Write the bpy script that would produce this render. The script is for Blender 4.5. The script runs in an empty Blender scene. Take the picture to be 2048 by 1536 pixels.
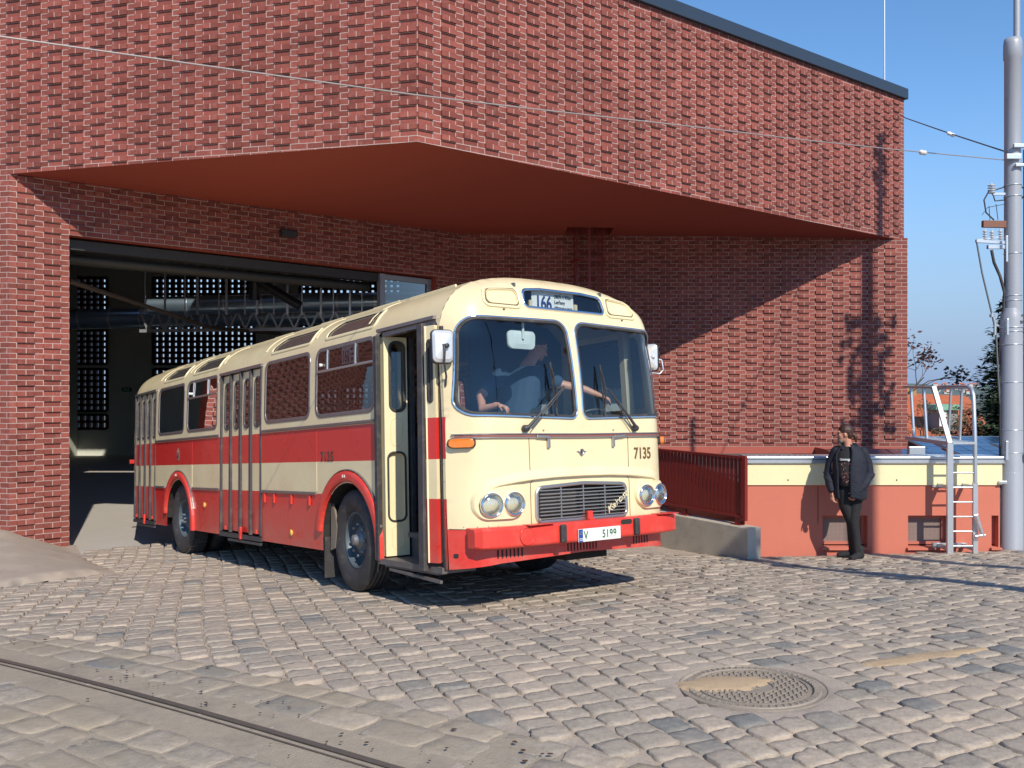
import bpy, bmesh, math, random
import numpy as np
from mathutils import Vector, Matrix, noise
from mathutils.geometry import delaunay_2d_cdt
random.seed(7); rng = np.random.default_rng(7)
R = math.radians
SC = bpy.context.scene
COL = SC.collection
# ---------------------------------------------------------------- camera
F_PX = 1800.0; Y_H = 770.0
cd = bpy.data.cameras.new('camera'); cam = bpy.data.objects.new('camera', cd); COL.objects.link(cam)
cd.sensor_width = 36.0; cd.lens = F_PX/2048*36.0; cd.shift_y = 2/2048; cd.clip_start = .1; cd.clip_end = 9000
cam.location = (0, 0, 0); cam.rotation_euler = (R(90), 0, 0)
SC.camera = cam
# ---------------------------------------------------------------- sky and sun
SUN_EL = R(39.0)
SUN_TRAVEL = Vector((-.368*math.cos(SUN_EL), .930*math.cos(SUN_EL), -math.sin(SUN_EL)))
W = bpy.data.worlds.new('World'); SC.world = W; W.use_nodes = True
wn = W.node_tree.nodes; wl = W.node_tree.links
bg = wn['Background']; sky = wn.new('ShaderNodeTexSky'); sky.sky_type = 'NISHITA'; sky.sun_disc = False
sky.sun_elevation = SUN_EL; sky.sun_rotation = math.atan2(.368, -.930)
sky.air_density = 1.25; sky.dust_density = 0.0; sky.ozone_density = 3.5; sky.altitude = 2200
hs_ = wn.new('ShaderNodeHueSaturation'); hs_.inputs['Saturation'].default_value = 1.14; hs_.inputs['Value'].default_value = 1.36
wl.new(sky.outputs[0], hs_.inputs['Color']); 
tcw = wn.new('ShaderNodeTexCoord'); spw = wn.new('ShaderNodeSeparateXYZ'); wl.new(tcw.outputs['Generated'], spw.inputs[0])
mrw = wn.new('ShaderNodeMapRange'); mrw.interpolation_type = 'SMOOTHSTEP'; mrw.inputs[1].default_value = -.02; mrw.inputs[2].default_value = .30; wl.new(spw.outputs[2], mrw.inputs[0])
mxw = wn.new('ShaderNodeMix'); mxw.data_type = 'RGBA'; mxw.inputs[6].default_value = (2.2, 3.15, 4.9, 1); wl.new(mrw.outputs[0], mxw.inputs[0]); wl.new(hs_.outputs[0], mxw.inputs[7]); wl.new(mxw.outputs[2], bg.inputs[0]); bg.inputs[1].default_value = .115
sl = bpy.data.lights.new('sun', 'SUN'); sl.energy = 4.4; sl.angle = R(.53); sl.color = (1.0, .92, .79)
so = bpy.data.objects.new('sun', sl); COL.objects.link(so)
so.rotation_euler = SUN_TRAVEL.to_track_quat('-Z', 'Y').to_euler()
SC.view_settings.view_transform = 'Standard'; SC.view_settings.look = 'None'
SC.view_settings.exposure = .22; SC.view_settings.gamma = 1.0
SC.view_settings.use_curve_mapping = False
SC.cycles.max_bounces = 10; SC.cycles.transparent_max_bounces = 16; SC.cycles.diffuse_bounces = 4
# ---------------------------------------------------------------- helpers
def at(px, py, Y): return Vector(((px-1024)/F_PX*Y, Y, (Y_H-py)/F_PX*Y))

class NT:
    def __init__(s, name):
        s.m = bpy.data.materials.new(name); s.m.use_nodes = True
        s.n = s.m.node_tree.nodes; s.l = s.m.node_tree.links
        s.b = s.n['Principled BSDF']; s.out = s.n['Material Output']
    def node(s, t, **kw):
        n = s.n.new(t)
        for k, v in kw.items():
            if k.startswith('_'): setattr(n, k[1:], v)
            else: n.inputs[k].default_value = v
        return n
    def link(s, a, b): s.l.new(a, b)
def c4(c): return (c[0], c[1], c[2], 1)

def mat(name, col, rough=.6, metal=0, var=.12, scale=6, bump=0, bscale=60, coat=0, coatr=.1, spec=None, dirt=None, dirtscale=2.0, dirtamt=.5):
    t = NT(name); b = t.b
    b.inputs['Roughness'].default_value = rough; b.inputs['Metallic'].default_value = metal
    if spec is not None: b.inputs['Specular IOR Level'].default_value = spec
    if coat: b.inputs['Coat Weight'].default_value = coat; b.inputs['Coat Roughness'].default_value = coatr
    tc = t.node('ShaderNodeTexCoord'); nz = t.node('ShaderNodeTexNoise', Scale=scale, Detail=6, Roughness=.6)
    t.link(tc.outputs['Object'], nz.inputs['Vector'])
    mx = t.node('ShaderNodeMix', _data_type='RGBA')
    mx.inputs[6].default_value = c4([v*(1-var) for v in col]); mx.inputs[7].default_value = c4([min(1, v*(1+var)) for v in col])
    t.link(nz.outputs['Fac'], mx.inputs[0]); res = mx.outputs[2]
    if dirt:
        n2 = t.node('ShaderNodeTexNoise', Scale=dirtscale, Detail=8, Roughness=.7); t.link(tc.outputs['Object'], n2.inputs['Vector'])
        rp = t.node('ShaderNodeMapRange'); rp.inputs[1].default_value = .5; rp.inputs[2].default_value = .75; rp.inputs[4].default_value = dirtamt
        t.link(n2.outputs['Fac'], rp.inputs[0]); m2 = t.node('ShaderNodeMix', _data_type='RGBA'); m2.inputs[7].default_value = c4(dirt)
        t.link(rp.outputs[0], m2.inputs[0]); t.link(res, m2.inputs[6]); res = m2.outputs[2]
    t.link(res, b.inputs['Base Color'])
    if bump:
        n3 = t.node('ShaderNodeTexNoise', Scale=bscale, Detail=4); t.link(tc.outputs['Object'], n3.inputs['Vector'])
        bp = t.node('ShaderNodeBump', Strength=bump, Distance=.01); t.link(n3.outputs['Fac'], bp.inputs['Height']); t.link(bp.outputs[0], b.inputs['Normal'])
    return t.m

def glass(name, tint=(.8, .85, .85), rough=.02, refl=1.0, trans=1.0):
    t = NT(name); t.n.remove(t.b)
    tr = t.node('ShaderNodeBsdfTransparent'); tr.inputs[0].default_value = c4([v*trans for v in tint])
    gl = t.node('ShaderNodeBsdfGlossy', Roughness=rough); gl.inputs[0].default_value = c4((1, 1, 1))
    fr = t.node('ShaderNodeFresnel', IOR=1.52)
    ml = t.node('ShaderNodeMath', _operation='MULTIPLY'); ml.inputs[1].default_value = 1.8*refl; ml.use_clamp = True
    t.link(fr.outputs[0], ml.inputs[0]); mx = t.node('ShaderNodeMixShader')
    t.link(ml.outputs[0], mx.inputs[0]); t.link(tr.outputs[0], mx.inputs[1]); t.link(gl.outputs[0], mx.inputs[2]); t.link(mx.outputs[0], t.out.inputs[0])
    return t.m

class MB:
    def __init__(s): s.v = []; s.f = []; s.mi = []; s.uv = []; s.sm = []
    def add(s, vs, fs, m=0, uv=None, smooth=False):
        o = len(s.v); s.v += [tuple(v) for v in vs]
        for i, f in enumerate(fs):
            s.f.append([o+k for k in f]); s.mi.append(m); s.sm.append(smooth)
            s.uv.append(uv[i] if uv else None)
        return s
    def box(s, c, d, rz=0, m=0, M=None):
        hx, hy, hz = d[0]/2, d[1]/2, d[2]/2
        vs = [Vector((x, y, z)) for x in (-hx, hx) for y in (-hy, hy) for z in (-hz, hz)]
        if rz: q = Matrix.Rotation(rz, 3, 'Z'); vs = [q@v for v in vs]
        if M: vs = [M@v for v in vs]
        vs = [v+Vector(c) for v in vs]
        s.add(vs, [(0, 1, 3, 2), (4, 6, 7, 5), (0, 4, 5, 1), (2, 3, 7, 6), (0, 2, 6, 4), (1, 5, 7, 3)], m); return s
    def bar(s, p, q, w, h=None, up=(0, 0, 1), m=0):
        p = Vector(p); q = Vector(q); d = (q-p); L = d.length
        if L < 1e-6: return s
        d /= L; up = Vector(up)
        if abs(d.dot(up)) > .98: up = Vector((0, 1, 0))
        x = d.cross(up).normalized(); u = x.cross(d).normalized(); h = h or w
        vs = [a + x*sx*w/2 + u*su*h/2 for a in (p, q) for sx, su in ((-1, -1), (1, -1), (1, 1), (-1, 1))]
        s.add(vs, [(0, 3, 2, 1), (4, 5, 6, 7), (0, 1, 5, 4), (1, 2, 6, 5), (2, 3, 7, 6), (3, 0, 4, 7)], m); return s
    def tube(s, pts, r, n=8, m=0, caps=True, smooth=True):
        pts = [Vector(p) for p in pts]; k = len(pts); rr = r if isinstance(r, (list, tuple)) else [r]*k
        vs = []; prev = None
        for i, p in enumerate(pts):
            d = (pts[min(i+1, k-1)]-pts[max(i-1, 0)]).normalized()
            if prev is None:
                a = Vector((0, 0, 1)) if abs(d.z) < .9 else Vector((1, 0, 0)); x = d.cross(a).normalized()
            else: x = (prev-d*prev.dot(d)).normalized()
            prev = x; y = d.cross(x)
            for j in range(n):
                t = 2*math.pi*j/n; vs.append(p+(x*math.cos(t)+y*math.sin(t))*rr[i])
        fs = [(i*n+j, i*n+(j+1) % n, (i+1)*n+(j+1) % n, (i+1)*n+j) for i in range(k-1) for j in range(n)]
        s.add(vs, fs, m, smooth=smooth)
        if caps: s.add(vs[:n], [list(range(n))[::-1]], m); s.add(vs[-n:], [list(range(n))], m)
        return s
    def lathe(s, prf, c, axis=(0, 0, 1), n=24, m=0, smooth=True, cap=True):
        ax = Vector(axis).normalized(); a = Vector((0, 0, 1)) if abs(ax.z) < .9 else Vector((1, 0, 0))
        x = ax.cross(a).normalized(); y = ax.cross(x); c = Vector(c); vs = []
        for (r, h) in prf:
            for j in range(n):
                t = 2*math.pi*j/n; vs.append(c+ax*h+(x*math.cos(t)+y*math.sin(t))*r)
        k = len(prf)
        s.add(vs, [(i*n+j, i*n+(j+1) % n, (i+1)*n+(j+1) % n, (i+1)*n+j) for i in range(k-1) for j in range(n)], m, smooth=smooth)
        if cap:
            s.add(vs[:n], [list(range(n))[::-1]], m); s.add(vs[-n:], [list(range(n))], m)
        return s
    def build(s, name, mats, parent=None, label=None, cat=None, group=None, kind=None, bevel=0, auto=True):
        me = bpy.data.meshes.new(name); me.from_pydata(s.v, [], s.f)
        for m in (mats if isinstance(mats, (list, tuple)) else [mats]): me.materials.append(m)
        me.polygons.foreach_set('material_index', s.mi); me.polygons.foreach_set('use_smooth', s.sm)
        if any(u is not None for u in s.uv):
            ul = me.uv_layers.new(name='UVMap'); k = 0
            for i, f in enumerate(s.f):
                for j in range(len(f)):
                    if s.uv[i] is not None: ul.data[k].uv = s.uv[i][j]
                    k += 1
        me.update()
        if auto:
            bm = bmesh.new(); bm.from_mesh(me); bmesh.ops.recalc_face_normals(bm, faces=bm.faces); bm.to_mesh(me); bm.free()
        o = bpy.data.objects.new(name, me); COL.objects.link(o)
        if parent: o.parent = parent
        if bevel:
            b = o.modifiers.new('bevel', 'BEVEL'); b.width = bevel; b.segments = 2; b.limit_method = 'ANGLE'; b.angle_limit = R(40)
        tag(o, label, cat, group, kind); return o
def tag(o, label=None, cat=None, group=None, kind=None):
    if label: o['label'] = label
    if cat: o['category'] = cat
    if group: o['group'] = group
    if kind: o['kind'] = kind
    return o
def empty(name, loc=(0, 0, 0), label=None, cat=None, group=None, mtx=None):
    o = bpy.data.objects.new(name, None); COL.objects.link(o); o.empty_display_size = .1
    if mtx is not None: o.matrix_world = mtx
    else: o.location = loc
    return tag(o, label, cat, group)
def children(o): return [c for c in bpy.data.objects if c.parent == o]
def copy_tree(o, parent=None):
    c = o.copy(); COL.objects.link(c); c.parent = parent
    for ch in children(o): copy_tree(ch, c)
    return c
def pip(x, y, P):
    ins = False; n = len(P); j = n-1
    for i in range(n):
        if (P[i][1] > y) != (P[j][1] > y) and x < (P[j][0]-P[i][0])*(y-P[i][1])/(P[j][1]-P[i][1])+P[i][0]: ins = not ins
        j = i
    return ins
def rpoly(P, r, n=5):
    """rounded polygon; r one radius or a list"""
    out = []; k = len(P)
    for i in range(k):
        a, b, c = Vector(P[i-1]), Vector(P[i]), Vector(P[(i+1) % k]); rr = r[i] if isinstance(r, (list, tuple)) else r
        u = (a-b); v = (c-b); lu = u.length; lv = v.length; u /= lu; v /= lv
        ang = u.angle(v); t = min(rr/math.tan(ang/2), lu*.48, lv*.48); r2 = t*math.tan(ang/2)
        p = b+u*t; q = b+v*t; ctr = b+(u+v).normalized()*(r2/math.sin(ang/2))
        a0 = math.atan2(p.y-ctr.y, p.x-ctr.x); a1 = math.atan2(q.y-ctr.y, q.x-ctr.x)
        da = (a1-a0+math.pi) % (2*math.pi)-math.pi
        for j in range(n+1):
            th = a0+da*j/n; out.append((ctr.x+r2*math.cos(th), ctr.y+r2*math.sin(th)))
    return out
def rrect(x0, y0, x1, y1, r, n=5): return rpoly([(x0, y0), (x1, y0), (x1, y1), (x0, y1)], r, n)
def densify(P, step, closed=True):
    out = []; k = len(P)
    for i in range(k if closed else k-1):
        a = P[i]; b = P[(i+1) % k]; L = math.hypot(b[0]-a[0], b[1]-a[1]); m = max(1, int(math.ceil(L/step)))
        for j in range(m): t = j/m; out.append((a[0]+(b[0]-a[0])*t, a[1]+(b[1]-a[1])*t))
    if not closed: out.append(tuple(P[-1]))
    return out
def skin(outer, holes, fn, step=.06, mb=None, m=0, gx=None):
    """triangulated sheet outer minus holes in 2-D, mapped by fn(u,v)->xyz"""
    mb = mb or MB(); loops = [densify(outer, step)]+[densify(h, step) for h in holes]
    vs = []; es = []
    for L in loops:
        o = len(vs); vs += [Vector(p) for p in L]; es += [(o+i, o+(i+1) % len(L)) for i in range(len(L))]
    x0 = min(p[0] for p in outer); x1 = max(p[0] for p in outer); y0 = min(p[1] for p in outer); y1 = max(p[1] for p in outer)
    sx = gx or step
    for i in range(1, int((x1-x0)/sx)+1):
        for j in range(1, int((y1-y0)/step)+1):
            x = x0+i*sx; y = y0+j*step
            if not pip(x, y, outer) or any(pip(x, y, h) for h in holes): continue
            vs.append(Vector((x, y)))
    ov, oe, of, *_ = delaunay_2d_cdt(vs, es, [], 0, 1e-5)
    fs = []
    for f in of:
        cx = sum(ov[i][0] for i in f)/len(f); cy = sum(ov[i][1] for i in f)/len(f)
        if pip(cx, cy, outer) and not any(pip(cx, cy, h) for h in holes): fs.append(list(f))
    mb.add([fn(p[0], p[1]) for p in ov], fs, m, smooth=True); return mb
def fnormal(fn, u, v, e=.004):
    a = Vector(fn(u+e, v))-Vector(fn(u-e, v)); b = Vector(fn(u, v+e))-Vector(fn(u, v-e)); n = a.cross(b)
    return n.normalized() if n.length > 1e-12 else Vector((0, 0, 1))
def sweep(mb, P, fn, w, h, out, lift=0, closed=True, step=.06, m=0, rnd=True):
    """trim strip of width w and height h lying on the surface fn along the 2-D path P; out = rough outward direction fn(p)->vec"""
    Q = densify(P, step, closed); k = len(Q); pts = [Vector(fn(*q)) for q in Q]
    prf = [(-.5, 0), (-.42, .8), (-.2, 1), (.2, 1), (.42, .8), (.5, 0)] if rnd else [(-.5, 0), (-.5, 1), (.5, 1), (.5, 0)]
    n = len(prf); vs = []
    for i, q in enumerate(Q):
        N = fnormal(fn, *q)
        if N.dot(out(pts[i]) if callable(out) else Vector(out)) < 0: N = -N
        a = pts[(i-1) % k] if closed else pts[max(0, i-1)]; b = pts[(i+1) % k] if closed else pts[min(k-1, i+1)]
        T = (b-a); T = T.normalized() if T.length > 1e-9 else Vector((1, 0, 0)); S = T.cross(N).normalized()
        for (a_, b_) in prf: vs.append(pts[i]+S*a_*w+N*(lift+b_*h))
    fs = []
    for i in range(k if closed else k-1):
        j = (i+1) % k
        for t in range(n): fs.append((i*n+t, i*n+(t+1) % n, j*n+(t+1) % n, j*n+t))
    mb.add(vs, fs, m, smooth=False)
    if not closed: mb.add(vs[:n], [list(range(n))], m); mb.add(vs[-n:], [list(range(n))], m)
    return mb
def textmesh(body, size, fn, material, name='lettering', parent=None, bold=0, ext=.002, sx=1.0, align='LEFT', spacing=1.0):
    cu = bpy.data.curves.new('t', 'FONT'); cu.body = body; cu.size = size; cu.offset = bold; cu.extrude = ext; cu.align_x = align; cu.space_character = spacing
    o = bpy.data.objects.new('t', cu); COL.objects.link(o); dg = bpy.context.evaluated_depsgraph_get(); dg.update()
    me = bpy.data.meshes.new_from_object(o.evaluated_get(dg)); bpy.data.objects.remove(o); bpy.data.curves.remove(cu)
    for v in me.vertices: v.co = Vector(fn(v.co.x*sx, v.co.y, v.co.z))
    me.materials.clear(); me.materials.append(material)
    for p in me.polygons: p.material_index = 0
    ob = bpy.data.objects.new(name, me); COL.objects.link(ob)
    if parent: ob.parent = parent
    return ob
def remesh(mb, vox, name, material, parent=None, smooth=3, **kw):
    """union of overlapping closed lofts as one continuous surface"""
    o = mb.build('tmp', material); r = o.modifiers.new('r', 'REMESH'); r.mode = 'VOXEL'; r.voxel_size = vox
    if smooth: s = o.modifiers.new('s', 'SMOOTH'); s.iterations = smooth; s.factor = .5
    dg = bpy.context.evaluated_depsgraph_get(); dg.update(); me = bpy.data.meshes.new_from_object(o.evaluated_get(dg))
    bpy.data.objects.remove(o)
    for p in me.polygons: p.use_smooth = True
    if not me.materials: me.materials.append(material)
    ob = bpy.data.objects.new(name, me); COL.objects.link(ob)
    if parent: ob.parent = parent
    tag(ob, **kw); return ob
# ---------------------------------------------------------------- materials
CREAM = (.80, .68, .41); RED = (.62, .030, .022)
M = {}
M['dark_metal'] = mat('dark_metal', (.06, .06, .065), .5, .3)
M['black_rubber'] = mat('black_rubber', (.035, .033, .034), .65, dirt=(.16, .14, .12), dirtscale=9, dirtamt=.5, bump=.15)
M['rubber_strip'] = mat('rubber_strip', (.055, .048, .05), .5, dirt=(.2, .17, .14), dirtscale=7, dirtamt=.5)
M['chrome'] = mat('chrome', (.8, .8, .8), .12, 1.0, var=.03)
M['alu'] = mat('aluminium_trim', (.5, .47, .44), .35, .9, var=.1)
M['moulding'] = mat('moulding_grey', (.25, .21, .20), .35, .6, dirt=(.1, .08, .07), dirtscale=12)
M['cream'] = mat('cream_paint', CREAM, .35, var=.03, scale=3, coat=.3, coatr=.15, dirt=(.45, .36, .24), dirtscale=5, dirtamt=.25)
M['red'] = mat('red_paint', RED, .3, var=.05, scale=3, coat=.4, coatr=.12)
M['bumper_red'] = mat('bumper_red', (.66, .045, .03), .4, var=.05, coat=.2, dirt=(.5, .2, .15), dirtscale=6, dirtamt=.3)
M['white'] = mat('white_paint', (.75, .75, .72), .4)
M['galv'] = mat('galvanised_steel', (.62, .66, .70), .35, .75, var=.12, scale=25)
M['pole_grey'] = mat('pole_grey_paint', (.34, .36, .40), .45, .1, var=.04, dirt=(.25, .2, .2), dirtscale=3, dirtamt=.25, bump=.1, bscale=30)
M['concrete'] = mat('concrete', (.46, .415, .34), .85, var=.2, scale=4, bump=.4, bscale=50, dirt=(.16, .15, .13), dirtscale=3)
M['concrete_floor'] = mat('concrete_floor', (.46, .43, .395), .55, var=.1, scale=2, bump=.05)
M['dark_red_steel'] = mat('dark_red_steel', (.19, .020, .017), .45, var=.1)
M['soffit'] = mat('soffit_render', (.29, .046, .025), .9, var=.10, scale=14, bump=.2, bscale=90)
M['pink_render'] = mat('pink_render', (.53, .16, .105), .85, var=.06, scale=2.5, bump=.25, bscale=110, dirt=(.42, .12, .085), dirtscale=1.2, dirtamt=.4)
M['cream_render'] = mat('cream_render', (.80, .70, .42), .85, var=.05, scale=3, bump=.25, bscale=110, dirt=(.62, .42, .22), dirtscale=1.8, dirtamt=.3)
M['steel_blue'] = mat('duct_steel', (.35, .48, .60), .3, .85, var=.15, scale=5)
M['navy'] = mat('navy_cloth', (.008, .011, .022), .8, var=.3, scale=9, bump=.8, bscale=26)
M['black_cloth'] = mat('black_cloth', (.014, .014, .016), .85, var=.3, scale=20, bump=.2)
M['jeans_black'] = mat('black_denim', (.011, .0115, .0135), .85, var=.3, scale=14, bump=.4, bscale=22)
M['skin'] = mat('skin', (.50, .24, .16), .5, var=.08, scale=18)
M['hair'] = mat('brown_hair', (.045, .018, .010), .5, var=.4, scale=60, bump=.4, bscale=120)
M['beard'] = mat('grey_beard', (.16, .13, .11), .7, var=.4, scale=80, bump=.5)
# ================================================================ GROUND
def sm(t): t = max(0, min(1, t)); return t*t*(3-2*t)
def gz(X, Y):
    """height of the paving at X, Y"""
    z = -1.307+.0254*X-.0783*Y if Y > 6.5 else -1.816+.0254*X+(.078-.078*((max(Y, 4.5)-4.5)/2)**2 if True else 0)
    z -= .12*sm((X-.8)/2.6)*sm((Y-8)/3.2)
    if Y > 13.5: z += .05*(min(Y, 30)-13.5)*1.0
    if X > 7: z -= .0254*(X-7)
    if X < -9: z -= .0254*(X+9)
    return z
def ground_px(px, py):
    Y = 6.0
    for _ in range(60): Y = .5*Y+.5*(-gz((px-1024)/F_PX*Y, Y)*F_PX/(py-Y_H))
    return Vector(((px-1024)/F_PX*Y, Y))
PA = Vector((-7.67, 13.73)); PB = Vector((-1.28, 12.16)); PD = Vector((-1.02, 19.5)); PE = Vector((8.57, 19.5)); PC = Vector((8.60, 19.75))
DW = (PD-PA).normalized(); DL = (PD-PA).length              # door wall direction
WL = (PA-PB).normalized(); PL = PB+WL*16                    # left facade direction, far left end
RW = (PC-PB).normalized(); LR = (PC-PB).length
DN = Vector((DW.y, -DW.x))                                    # door wall normal towards the yard
FLOOR = -2.66
def door_side(X, Y): return (Vector((X, Y))-PA).dot(Vector((-DW.y, DW.x)))   # >0 inside
MHP = ground_px(1505, 1371)
mb = MB()
xs = [-400, -150, -60, -30, -20, -16, -13, -11, -9.5]+[-8.5+i*.05 for i in range(0, 330)]+[8.5, 10, 14, 20, 30, 60, 150, 400]
ys = [-200, -60, -25, -15, -8, -4, 0, 2]+[3+.06*i for i in range(0, 175)]+[14, 15, 16, 20]
def gbase(X, Y):
    z = gz(max(-16, min(14, X)), max(-8, min(15, Y)))-.019+.013*noise.noise(Vector((X*6, Y*6, 3)))+.007*noise.noise(Vector((X*22, Y*22, 1)))
    dm_ = math.hypot(X-MHP[0], Y-MHP[1])
    if dm_ < .58: z = gz(X, Y)-.007+.003*noise.noise(Vector((X*30, Y*30, 1)))-(.05 if dm_ < .38 else 0)
    if door_side(X, Y) > -.6 and X < 0: z = min(z, FLOOR-.05)
    if Y > 12.0 and X > 3: z = min(z, -2.5)
    return z
vs = [(x, y, gbase(x, y)) for y in ys for x in xs]; nx = len(xs)
mb.add(vs, [(j*nx+i, j*nx+i+1, (j+1)*nx+i+1, (j+1)*nx+i) for j in range(len(ys)-1) for i in range(nx-1)], smooth=True)
M['joint_sand'] = mat('joint_sand', (.45, .37, .30), .95, var=.3, scale=60, bump=1.0, bscale=170, dirt=(.24, .20, .165), dirtscale=5, dirtamt=.6)
mb.build('ground', M['joint_sand'], kind='structure')
# far low ground beyond the depot
mb = MB(); mb.add([(-900, 20, -6), (900, 20, -6), (2500, 3500, -60), (-2500, 3500, -60)], [(0, 1, 2, 3)])
mb.build('far_terrain', mat('far_terrain', (.07, .08, .05), .95, var=.5, scale=.02), kind='structure')

# stones -----------------------------------------------------------
def stone_material(nm='granite_setts', dust=(.41, .33, .26, 1), d0=.46, d1=.68, da=.7):
    t = NT(nm); b = t.b; b.inputs['Roughness'].default_value = .8
    at_ = t.node('ShaderNodeAttribute', _attribute_name='rnd'); rp = t.node('ShaderNodeValToRGB')
    e = rp.color_ramp.elements; e[0].position = 0; e[0].color = (.20, .195, .185, 1); e[1].position = 1; e[1].color = (.44, .36, .285, 1)
    for p, c in ((.04, (.20, .195, .18, 1)), (.09, (.32, .275, .225, 1)), (.5, (.36, .305, .245, 1)), (.8, (.385, .322, .257, 1))):
        k = e.new(p); k.color = c
    t.link(at_.outputs['Fac'], rp.inputs[0])
    tc = t.node('ShaderNodeTexCoord'); n1 = t.node('ShaderNodeTexNoise', Scale=28, Detail=8, Roughness=.75); n2 = t.node('ShaderNodeTexNoise', Scale=1.1, Detail=5, Roughness=.6)
    n4 = t.node('ShaderNodeTexNoise', Scale=9, Detail=6, Roughness=.7)
    for n in (n1, n2, n4): t.link(tc.outputs['Object'], n.inputs['Vector'])
    m1 = t.node('ShaderNodeMix', _data_type='RGBA', _blend_type='MULTIPLY'); m1.inputs[0].default_value = .75
    r1 = t.node('ShaderNodeMapRange'); r1.inputs[1].default_value = .25; r1.inputs[2].default_value = .75; r1.inputs[3].default_value = .50; r1.inputs[4].default_value = 1.38
    t.link(n1.outputs['Fac'], r1.inputs[0]); t.link(rp.outputs[0], m1.inputs[6]); t.link(r1.outputs[0], m1.inputs[7])
    # sandy dust lying on the stones in large patches
    r2 = t.node('ShaderNodeMapRange'); r2.inputs[1].default_value = d0; r2.inputs[2].default_value = d1; r2.inputs[4].default_value = da
    ad = t.node('ShaderNodeMath', _operation='MULTIPLY_ADD'); ad.inputs[1].default_value = .35; t.link(n4.outputs['Fac'], ad.inputs[0])
    sb = t.node('ShaderNodeMath', _operation='SUBTRACT'); sb.inputs[1].default_value = .175
    t.link(n2.outputs['Fac'], ad.inputs[2]); t.link(ad.outputs[0], sb.inputs[0]); t.link(sb.outputs[0], r2.inputs[0])
    m2 = t.node('ShaderNodeMix', _data_type='RGBA'); m2.inputs[7].default_value = dust
    t.link(r2.outputs[0], m2.inputs[0]); t.link(m1.outputs[2], m2.inputs[6]); t.link(m2.outputs[2], b.inputs['Base Color'])
    bp = t.node('ShaderNodeBump', Strength=1.0, Distance=.009); t.link(n4.outputs['Fac'], bp.inputs['Height'])
    bp2 = t.node('ShaderNodeBump', Strength=1.0, Distance=.004); t.link(n1.outputs['Fac'], bp2.inputs['Height']); t.link(bp.outputs[0], bp2.inputs['Normal'])
    t.link(bp2.outputs[0], b.inputs['Normal']); return t.m
M['sett'] = stone_material()
MH = ground_px(1505, 1371); MHR = .415
T1 = ground_px(0, 1322); TT = (ground_px(770, 1534)-T1).normalized(); TN = Vector((-TT.y, TT.x))
def track_d(X, Y): return (Vector((X, Y))-T1).dot(TN)
class Stones:
    def __init__(s): s.v = []; s.f = []; s.r = []
    def add(s, quad, proud, rough, n=4, tilt=.013, dzs=.003):
        """quad: 4 xy corners; one domed worn stone"""
        q = [Vector(c) for c in quad]; c = sum(q, Vector((0, 0)))/4
        ring = []
        for i in range(4):
            a, b = q[i], q[(i+1) % 4]; e = (b-a); nrm = Vector((e.y, -e.x)).normalized()
            for j in range(n):
                t = (j+.12)/n if j == 0 else j/n
                p = a.lerp(b, t)
                if j == 0: p = p+(c-p)*.035
                ring.append(p+nrm*random.gauss(0, rough)+e.normalized()*random.gauss(0, rough*.5))
        m = len(ring); dz = random.gauss(0, dzs); tx, ty = random.gauss(0, tilt), random.gauss(0, tilt); o = len(s.v)
        zc = gz(c.x, c.y)+dz
        def put(p, h): s.v.append((p.x, p.y, gz(p.x, p.y)+dz+h+(p.x-c.x)*tx+(p.y-c.y)*ty))
        for p in ring: put(p, proud-.055)
        for p in ring: put(c+(p-c)*.985, proud-.006+random.gauss(0, .0015))
        for p in ring: put(c+(p-c)*.93, proud-.001+random.gauss(0, .0012))
        for p in ring: put(c+(p-c)*.5, proud-.0005+random.gauss(0, .0018))
        put(c, proud-.001)
        for k in range(3):
            for i in range(m): s.f.append((o+k*m+i, o+k*m+(i+1) % m, o+(k+1)*m+(i+1) % m, o+(k+1)*m+i))
        for i in range(m): s.f.append((o+3*m+i, o+3*m+(i+1) % m, o+4*m))
        s.r += [random.random()]*(4*m+1)
    def build(s, name, kind='structure', m='sett'):
        me = bpy.data.meshes.new(name); me.from_pydata(s.v, [], s.f); me.materials.append(M[m])
        a = me.attributes.new('rnd', 'FLOAT', 'POINT'); a.data.foreach_set('value', s.r)
        me.polygons.foreach_set('use_smooth', [True]*len(s.f)); me.update()
        o = bpy.data.objects.new(name, me); COL.objects.link(o); tag(o, kind=kind); return o
def inview(X, Y, mg=.6): return Y > 2.9 and abs(X) < .569*Y+mg
AP1, AP2, AP3 = Vector((-7.0, 14.3)), Vector((-4.85, 11.1)), Vector((-5.6, 9.95))
APP = [tuple(AP1), (-6.2, 13.0), tuple(AP2), tuple(AP3), (-7.2, 9.6), (-9.5, 9.3), (-15, 9.2), (-15, 15.6), (-7.6, 13.8)]
def apron(X, Y): return pip(X, Y, APP)   # the concrete apron left of the doorway
st = Stones(); ang = R(20.5)
A_ = Vector((-math.sin(ang), math.cos(ang))); B_ = Vector((math.cos(ang), math.sin(ang)))
bpos = -14.0; rowi = 0
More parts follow.
